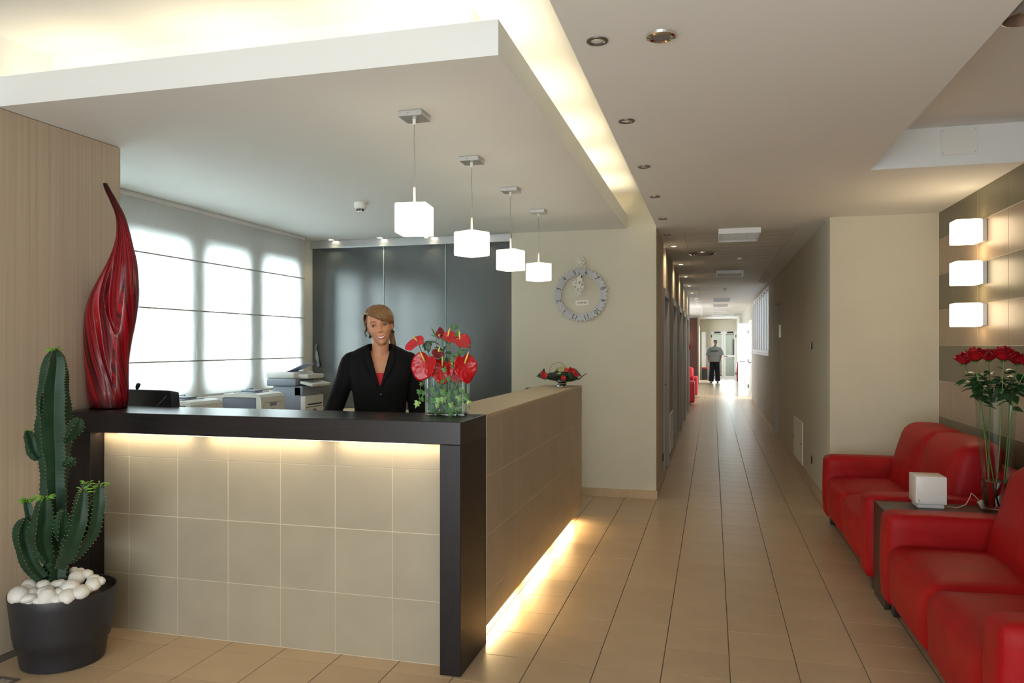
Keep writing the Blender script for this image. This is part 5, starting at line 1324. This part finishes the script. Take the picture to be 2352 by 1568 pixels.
# eyes
EX, ES = .031, .508
for sx, nm in ((-1, 'eye'), (1, 'eye')):
    y = face_y(sx*EX, ES); c = Vector((sx*EX, y+.0080, ES*HH))
    ew = hadd(M().ell(c, (.0132, .0112, .0070), 18, 12), nm, m_eyew)
    hadd(M().ell(c+Vector((-.0032 if sx < 0 else .0008, -.0068, .0002)), (.0078, .0050, .0068), 14, 10), 'iris', m_iris, ew)
    up = []; lo = []
    for q in range(9):
        t = q/8*2-1; up.append((c.x+t*.0145, face_y(c.x+t*.0145, ES)+(.0010 if abs(t) < .9 else .003)-.0022*(1-t*t), c.z+.0066*(1-t*t)**.7+.0010*t*sx)); lo.append((c.x+t*.0130, face_y(c.x+t*.013, ES-.02)-.0004-.0022*(1-t*t), c.z-.0060*(1-t*t)**.8))
    hadd(M().tube(up, [.0012, .0024, .0030, .0033, .0034, .0034, .0032, .0026, .0014], 6), 'eyelashes', m_lash, ew)
    hadd(M().tube(lo, .0007, 5), 'lower_lid', m_lash, ew)
    br = []
    for q in range(9):
        t = q/8; x = sx*(.014+.036*t); s = .595+.035*math.sin(t*2.3)-.012*t; br.append((x, face_y(x, s)-.0006, s*HH))
    hadd(M().tube(br, [.0016, .0024, .0027, .0027, .0025, .0022, .0018, .0013, .0006], 6), 'eyebrow', m_brow)
# smiling mouth: teeth between two lips
def mcurve(z0, dz, w_, off, pw=2, n=15): 
    o = []
    for q in range(n):
        t = q/(n-1)*2-1; x = t*w_; s = z0+dz*abs(t)**pw; o.append((x, face_y(x, s)-off*(1-t*t)**.5, s*HH))
    return o
UPR = mcurve(.228, .034, .0275, .0012); LWR = mcurve(.164, .098, .0275, .0012, 2)
tm = M(); up_, lw_ = mcurve(.226, .034, .026, .0), mcurve(.176, .084, .026, .0)
tm.rings([[Vector(p)+Vector((0, -.0016, 0)) for p in up_], [(Vector(p)+Vector(q))/2+Vector((0, -.0022, 0)) for p, q in zip(up_, lw_)], [Vector(p)+Vector((0, -.0014, 0)) for p in lw_], [Vector(p)+Vector((0, .004, 0)) for p in lw_], [Vector(p)+Vector((0, .004, 0)) for p in up_]], False, False, False)
hadd(tm, 'teeth', m_teeth)
rr = [.0006+.0026*math.sin(pi*(q+.3)/14.6) for q in range(15)]
hadd(M().tube(UPR, [r*.95 for r in rr], 8), 'upper_lip', m_lip); hadd(M().tube(LWR, [r*1.25 for r in rr], 8), 'lower_lip', m_lip)
# nostril openings: their shade is put into the colour of two dark ellipsoids
hadd(M().ell((-.0068, face_y(-.0068, .322)+.0010, .322*HH), (.0030, .002, .0016), 10, 6).ell((.0068, face_y(.0068, .322)+.0010, .322*HH), (.0030, .002, .0016), 10, 6), 'nostril_shade', mat('nostril_shade', (.14, .04, .03), .7))
# hair: cap with a side-swept fringe (parting on the viewer's left)
def hairline(x):
    pts_ = ((-.075, .84), (-.068, .82), (-.023, .70), (.009, .615), (.066, .505), (.08, .49))
    for (a, b), (c, d) in zip(pts_, pts_[1:]):
        if x <= c: return b+(d-b)*max(0, (x-a)/(c-a))
    return .49
hm_ = M(); NT, NS = 96, 70; vs = []; ok = {}
for i in range(NS+1):
    s = .22+.78*i/NS
    for j in range(NT):
        th = 2*pi*j/NT; p = head_pt(th, s, 0, False); front = math.cos(th) > .12
        if front: lim = hairline(p.x); 
        else: lim = .28+.22*max(0, (math.cos(th)+.5)) if math.cos(th) > -.5 else .22
        if not front and math.cos(th) > -.02: lim = .60 if p.x < 0 else .56
        ok[(i, j)] = s >= lim-.004
        inf = .010+.006*math.sin(pi*min(1, (s-.2)/.8))
        edge = max(0, min(1, (s-lim)/.06)); q = head_pt(th, s, .002+inf*edge**.5, False)
        q.z += .010*max(0, s-.6)/.4
        q += (q-Vector((0, 0, .12))).normalized()*.0016*math.sin(th*26+s*22+(3*s if front else 0))
        vs.append(q)
fs = [(i*NT+j, i*NT+(j+1) % NT, (i+1)*NT+(j+1) % NT, (i+1)*NT+j) for i in range(NS) for j in range(NT) if ok[(i, j)] and ok[(i+1, j)] and ok[(i, (j+1) % NT)] and ok[(i+1, (j+1) % NT)]]
hm_.add(vs, fs); hm_.f.append(tuple(NS*NT+j for j in range(NT)))
hair = hadd(hm_, 'hair', m_hair); md = hair.modifiers.new('thickness', 'SOLIDIFY'); md.thickness = .006; md.offset = -1
# strands sweeping from the parting across the forehead
for k in range(34):
    f = k/33; sm = []
    x0 = -.052+.010*f; s0 = .88+.10*f; thA = math.atan2(-.052, .05)
    for q in range(12):
        t = q/11; x = -.060+.025*f+t*(.126-.020*f); s = max(hairline(x)+.012, (.84+.145*f)-(t**1.2)*(.33-.06*f)+.03*f*math.sin(t*3))
        x = max(-.0665, min(.0668, x)); wd_ = hpr(s, 1)+.012; sx = min(.985, abs(x)/wd_)**(1/.86); cy = math.sqrt(max(0, 1-sx*sx))
        y = -((hpr(s, 2)+.0125)*cy**.92); sm.append((x, y-.0015, s*HH+.010*max(0, s-.6)/.4))
    r0 = random.uniform(.0022, .0038)
    hadd(M().tube(sm, [r0*.5]+[r0]*9+[r0*.8, r0*.3], 6), 'hair_strand', m_hair, hair)
pt = M().tube([(.045, .085, .10), (.060, .10, .06), (.062, .095, .00), (.064, .08, -.05), (.070, .07, -.09)], [.014, .020, .018, .013, .003], 12); hadd(pt, 'ponytail', m_hair)
lk = M().tube([(-.062, -.035, .19), (-.076, -.028, .155), (-.082, -.022, .115), (-.076, -.016, .08)], [.0022, .002, .0014, .0006], 6).tube([(-.060, -.040, .195), (-.071, -.036, .165), (-.072, -.030, .13)], [.004, .0034, .001], 6)
hadd(lk, 'loose_lock', m_hair, hair)
# headset on her right ear and ear studs
hs = M().ell((-.078, .000, .112), (.010, .013, .017), 14, 10).tube([(-.074, .004, .17), (-.078, .006, .15), (-.079, .004, .128)], .005, 8).tube([(-.080, -.004, .104), (-.089, -.020, .098), (-.090, -.038, .082), (-.084, -.052, .066)], [.0045, .0038, .0034, .0042], 8)
hadd(hs, 'headset', m_blackp)
hadd(M().ell((-.066, -.012, .060), (.0085, .0085, .0095), 12, 8).tube([(-.068, -.010, .088), (-.066, -.012, .066)], .0012, 5), 'earring', m_bead)
hadd(M().ell((.0735, -.004, .070), (.0085, .0085, .0095), 12, 8).tube([(.0735, -.002, .095), (.0735, -.004, .076)], .0012, 5), 'earring', m_bead)
# red top under the jacket
tp_ = body_rings([(1.20, 0, 0, .128, .120, .09), (1.26, 0, 0, .135, .1245, .09), (1.31, 0, 0, .135, .118, .09), (1.338, 0, 0, .12, .1055, .08)], 40)
M().rings(tp_, True, False, False).make('red_top', mat('red_knit', (.50, .012, .02), .7), wm, smooth=True, local=True)
# jacket: padded shoulders, waist, sleeves; V neck cut out, lapels laid over
j = M()
jk = spec_smooth([(.80, 0, 0, .190, .130, .135), (.92, 0, 0, .183, .128, .135), (1.04, 0, 0, .150, .112, .112), (1.12, 0, 0, .148, .118, .110), (1.22, 0, 0, .160, .137, .115), (1.30, 0, 0, .176, .136, .115), (1.37, 0, .005, .188, .112, .108), (1.425, 0, .010, .182, .088, .090), (1.450, 0, .012, .172, .074, .082), (1.473, 0, .014, .138, .064, .072), (1.491, 0, .016, .100, .058, .064), (1.505, 0, .016, .070, .054, .060)])
j.rings(body_rings(jk, 48, .82))
limb(j, [(-.140, .01, 1.412, .044), (-.180, .012, 1.404, .046), (-.215, .02, 1.28, .050), (-.262, .032, 1.15, .052), (-.305, -.04, 1.05, .048), (-.33, -.09, .985, .042)], 22)
limb(j, [(.140, .01, 1.412, .044), (.180, .012, 1.404, .046), (.204, .022, 1.27, .050), (.222, .036, 1.12, .053), (.228, -.002, 1.01, .048), (.228, -.05, .93, .042)], 22)
J = remeshed(j, .008, 6)
fs = []
for f in J.f:
    c = sum((J.v[i] for i in f), Vector())/len(f)
    vw = .006+(c.z-1.262)*.265
    cut = (c.y < .03 and c.z > 1.262 and abs(c.x) < vw) or (c.z > 1.474 and (c.x/.064)**2+((c.y-.008)/.062)**2 < 1)
    if not cut: fs.append(f)
J.f = fs
for i, p in enumerate(J.v):   # soft cloth wrinkles
    p += Vector((0, 1, 0))*mnoise.noise(p*11)*.004+Vector((1, 0, 0))*mnoise.noise(p*9+Vector((3, 3, 3)))*.003
jo = J.make('jacket', m_suit, wm, smooth=True, local=True); md = jo.modifiers.new('thickness', 'SOLIDIFY'); md.thickness = .004; md.offset = 1
# lapels: strips along the neckline, standing a little proud
def jfront(x, z):
    for i in range(len(jk)-1):
        if jk[i][0] <= z <= jk[i+1][0]:
            t = (z-jk[i][0])/(jk[i+1][0]-jk[i][0]+1e-9); hw = jk[i][3]*(1-t)+jk[i+1][3]*t; f = jk[i][4]*(1-t)+jk[i+1][4]*t; cy = jk[i][2]*(1-t)+jk[i+1][2]*t
            s_ = min(.99, (abs(x)/hw)**(1/.82)); return cy-f*math.sqrt(1-s_*s_)**.82
    return -.05
for sx in (-1, 1):
    rs = []
    for q in range(13):
        t = q/12; z = 1.255+t*.228; xi = .004+(z-1.262)*.262 if z > 1.262 else .004; wd_ = .012+.040*math.sin(min(1, t*1.15)*pi*.62)*(1-.55*t**4)
        ring = []
        for g in range(5):
            x = sx*(xi+wd_*g/4); zz = z+.012*g/4; ring.append(Vector((x, jfront(x, min(zz, 1.49))-.0095-.003*math.sin(pi*g/4), zz)))
        rs.append(ring)
    lo_ = M().rings(rs, False, False, False).make('lapel', m_suit, wm, smooth=True, local=True); md = lo_.modifiers.new('t', 'SOLIDIFY'); md.thickness = .003
cb_ = []
for q in range(15):
    a = math.radians(-150+300*q/14)+pi/2; cb_.append(q)
rs = []
for q in range(17):
    a = math.radians(-5+190*q/16); rs.append([Vector((.064*math.cos(a), .014+.056*math.sin(a)+off_, z)) for z, off_ in ((1.475, .010*math.sin(a)), (1.500, .004*math.sin(a)), (1.510, 0))])
co = M().rings(rs, False, False, False).make('collar', m_suit, wm, smooth=True, local=True); md = co.modifiers.new('t', 'SOLIDIFY'); md.thickness = .005
for z in (1.215, 1.105, 1.0): M().ell((.008, jfront(.008, z)-.012, z), (.011, .006, .011), 14, 8).make('button', m_bead, wm, smooth=True, local=True)
# trousers and shoes behind the counter
tr = M()
tr.rings(body_rings(spec_smooth([(.80, 0, 0, .165, .105, .12), (.90, 0, 0, .175, .112, .13), (.98, 0, 0, .150, .10, .115)])))
for sx in (-1, 1): limb(tr, [(sx*.082, 0, .88, .10), (sx*.09, 0, .68, .086), (sx*.09, .005, .48, .074), (sx*.09, .012, .25, .072), (sx*.09, .015, .06, .076)])
T_ = remeshed(tr, .012, 4).make('trousers', m_suit, wm, smooth=True, local=True)
for sx in (-1, 1): M().ell((sx*.09, -.05, .035), (.042, .125, .036), 16, 10).make('shoe', m_blackp, wm, smooth=True, local=True)

# --- the man walking in the corridor
mn = thing('person', 'man in a loose grey t-shirt and dark jeans walking down the corridor', 'person', (.08, 31.3, 0), math.radians(-3))
b = M(); mh = M(); hm = head_mesh(36, 32); MT = Matrix.Translation((.03, -.02, 1.49)) @ Matrix.Rotation(math.radians(18), 4, 'Z'); b.add([MT @ p for p in hm.v], hm.f)
b.tube([(0, .01, 1.40), (.01, 0, 1.47), (.02, -.005, 1.55)], [.07, .058, .055], 16)
b.rings(body_rings(spec_smooth([(.88, 0, 0, .16, .10, .11), (1.05, 0, 0, .15, .10, .10), (1.25, 0, 0, .175, .115, .10), (1.38, 0, 0, .17, .09, .09), (1.43, 0, .01, .09, .06, .06)], 3), 24))
limb(b, [(-.19, 0, 1.39, .05), (-.24, .0, 1.15, .042), (-.255, -.05, .92, .028)], 12); limb(b, [(.19, 0, 1.39, .05), (.25, .02, 1.16, .042), (.24, -.06, .93, .028)], 12)
hand(b, (-.255, -.05, .92), (0, -.2, -1), (1, 0, 0), 1, 1, .5); hand(b, (.24, -.06, .93), (-.1, -.4, -.9), (-1, 0, 0), -1, 1, .5)
for sx, fy in ((-1, -.16), (1, .06)): limb(b, [(sx*.09, 0, .90, .09), (sx*.10, fy*.4, .50, .06), (sx*.11, fy, .10, .04), (sx*.115, fy-.10, .04, .03)], 12)
remeshed(b, .010, 2).make('body', m_skin2, mn, smooth=True, local=True)
hv = M(); rs = []
for i in range(14):
    s = .52+.48*i/13; rs.append([MT @ head_pt(2*pi*j_/32, s, .010, False) for j_ in range(32)])
o = hv.rings(rs, True, False, True); o.f = [f for f in o.f if not (len(f) == 4 and (lambda c: (MT.inverted() @ c).y < -.03 and (MT.inverted() @ c).z < .86*HH)(sum((o.v[i] for i in f), Vector())/4))]
o.make('hair', m_hair2, mn, smooth=True, local=True)
for sx in (-1, 1):
    p = Vector((sx*EX, face_y(sx*EX, .508)+.002, .508*HH)); e = M().ell(p, (.010, .006, .005), 10, 6); e.v = [MT @ q for q in e.v]; e.make('eye', m_lash, mn, smooth=True, local=True)
e = M().tube(mcurve(.23, .0, .024, .001), .003, 6); e.v = [MT @ q for q in e.v]; e.make('mouth', m_lip, mn, smooth=True, local=True)
sh = M(); sh.rings(body_rings(spec_smooth([(.84, 0, 0, .235, .145, .15), (1.0, 0, 0, .225, .14, .145), (1.2, 0, 0, .215, .14, .135), (1.33, 0, 0, .215, .125, .12), (1.41, 0, .01, .19, .095, .095), (1.455, 0, .01, .09, .07, .07)], 3), 28, .85))
limb(sh, [(-.16, 0, 1.39, .075), (-.235, 0, 1.28, .085), (-.27, 0, 1.10, .085)], 14); limb(sh, [(.16, 0, 1.39, .075), (.235, .005, 1.28, .085), (.275, .01, 1.10, .085)], 14)
m_tee = mat('grey_blue_cotton', (.36, .42, .46), .8, noise=.08, nscale=10, bump=.4, bscale=12)
ts = remeshed(sh, .012, 5).make('t_shirt', m_tee, mn, smooth=True, local=True)
sb = M().rings([[Vector((x, -.150+.9*x*x*1.2, z)) for x in [q*.02-.14 for q in range(15)]] for z in (1.262, 1.292)], False, False, False).make('chest_stripe', m_ink, ts, local=True); md = sb.modifiers.new('t', 'SOLIDIFY'); md.thickness = .012
jn = M(); jn.rings(body_rings([(.80, 0, 0, .175, .11, .13), (.97, 0, 0, .165, .105, .115)], 24))
for sx, fy in ((-1, -.16), (1, .06)): limb(jn, [(sx*.09, 0, .86, .11), (sx*.105, fy*.45, .50, .10), (sx*.12, fy, .07, .105)], 16)
remeshed(jn, .014, 3).make('jeans', mat('dark_denim', (.012, .015, .028), .8, noise=.2), mn, smooth=True, local=True)
for sx, fy in ((-1, -.16), (1, .06)): M().ell((sx*.12, fy-.07, .045), (.055, .15, .045), 14, 8).make('shoe', mat('grey_shoe', (.22, .20, .18), .6), mn, smooth=True, local=True)
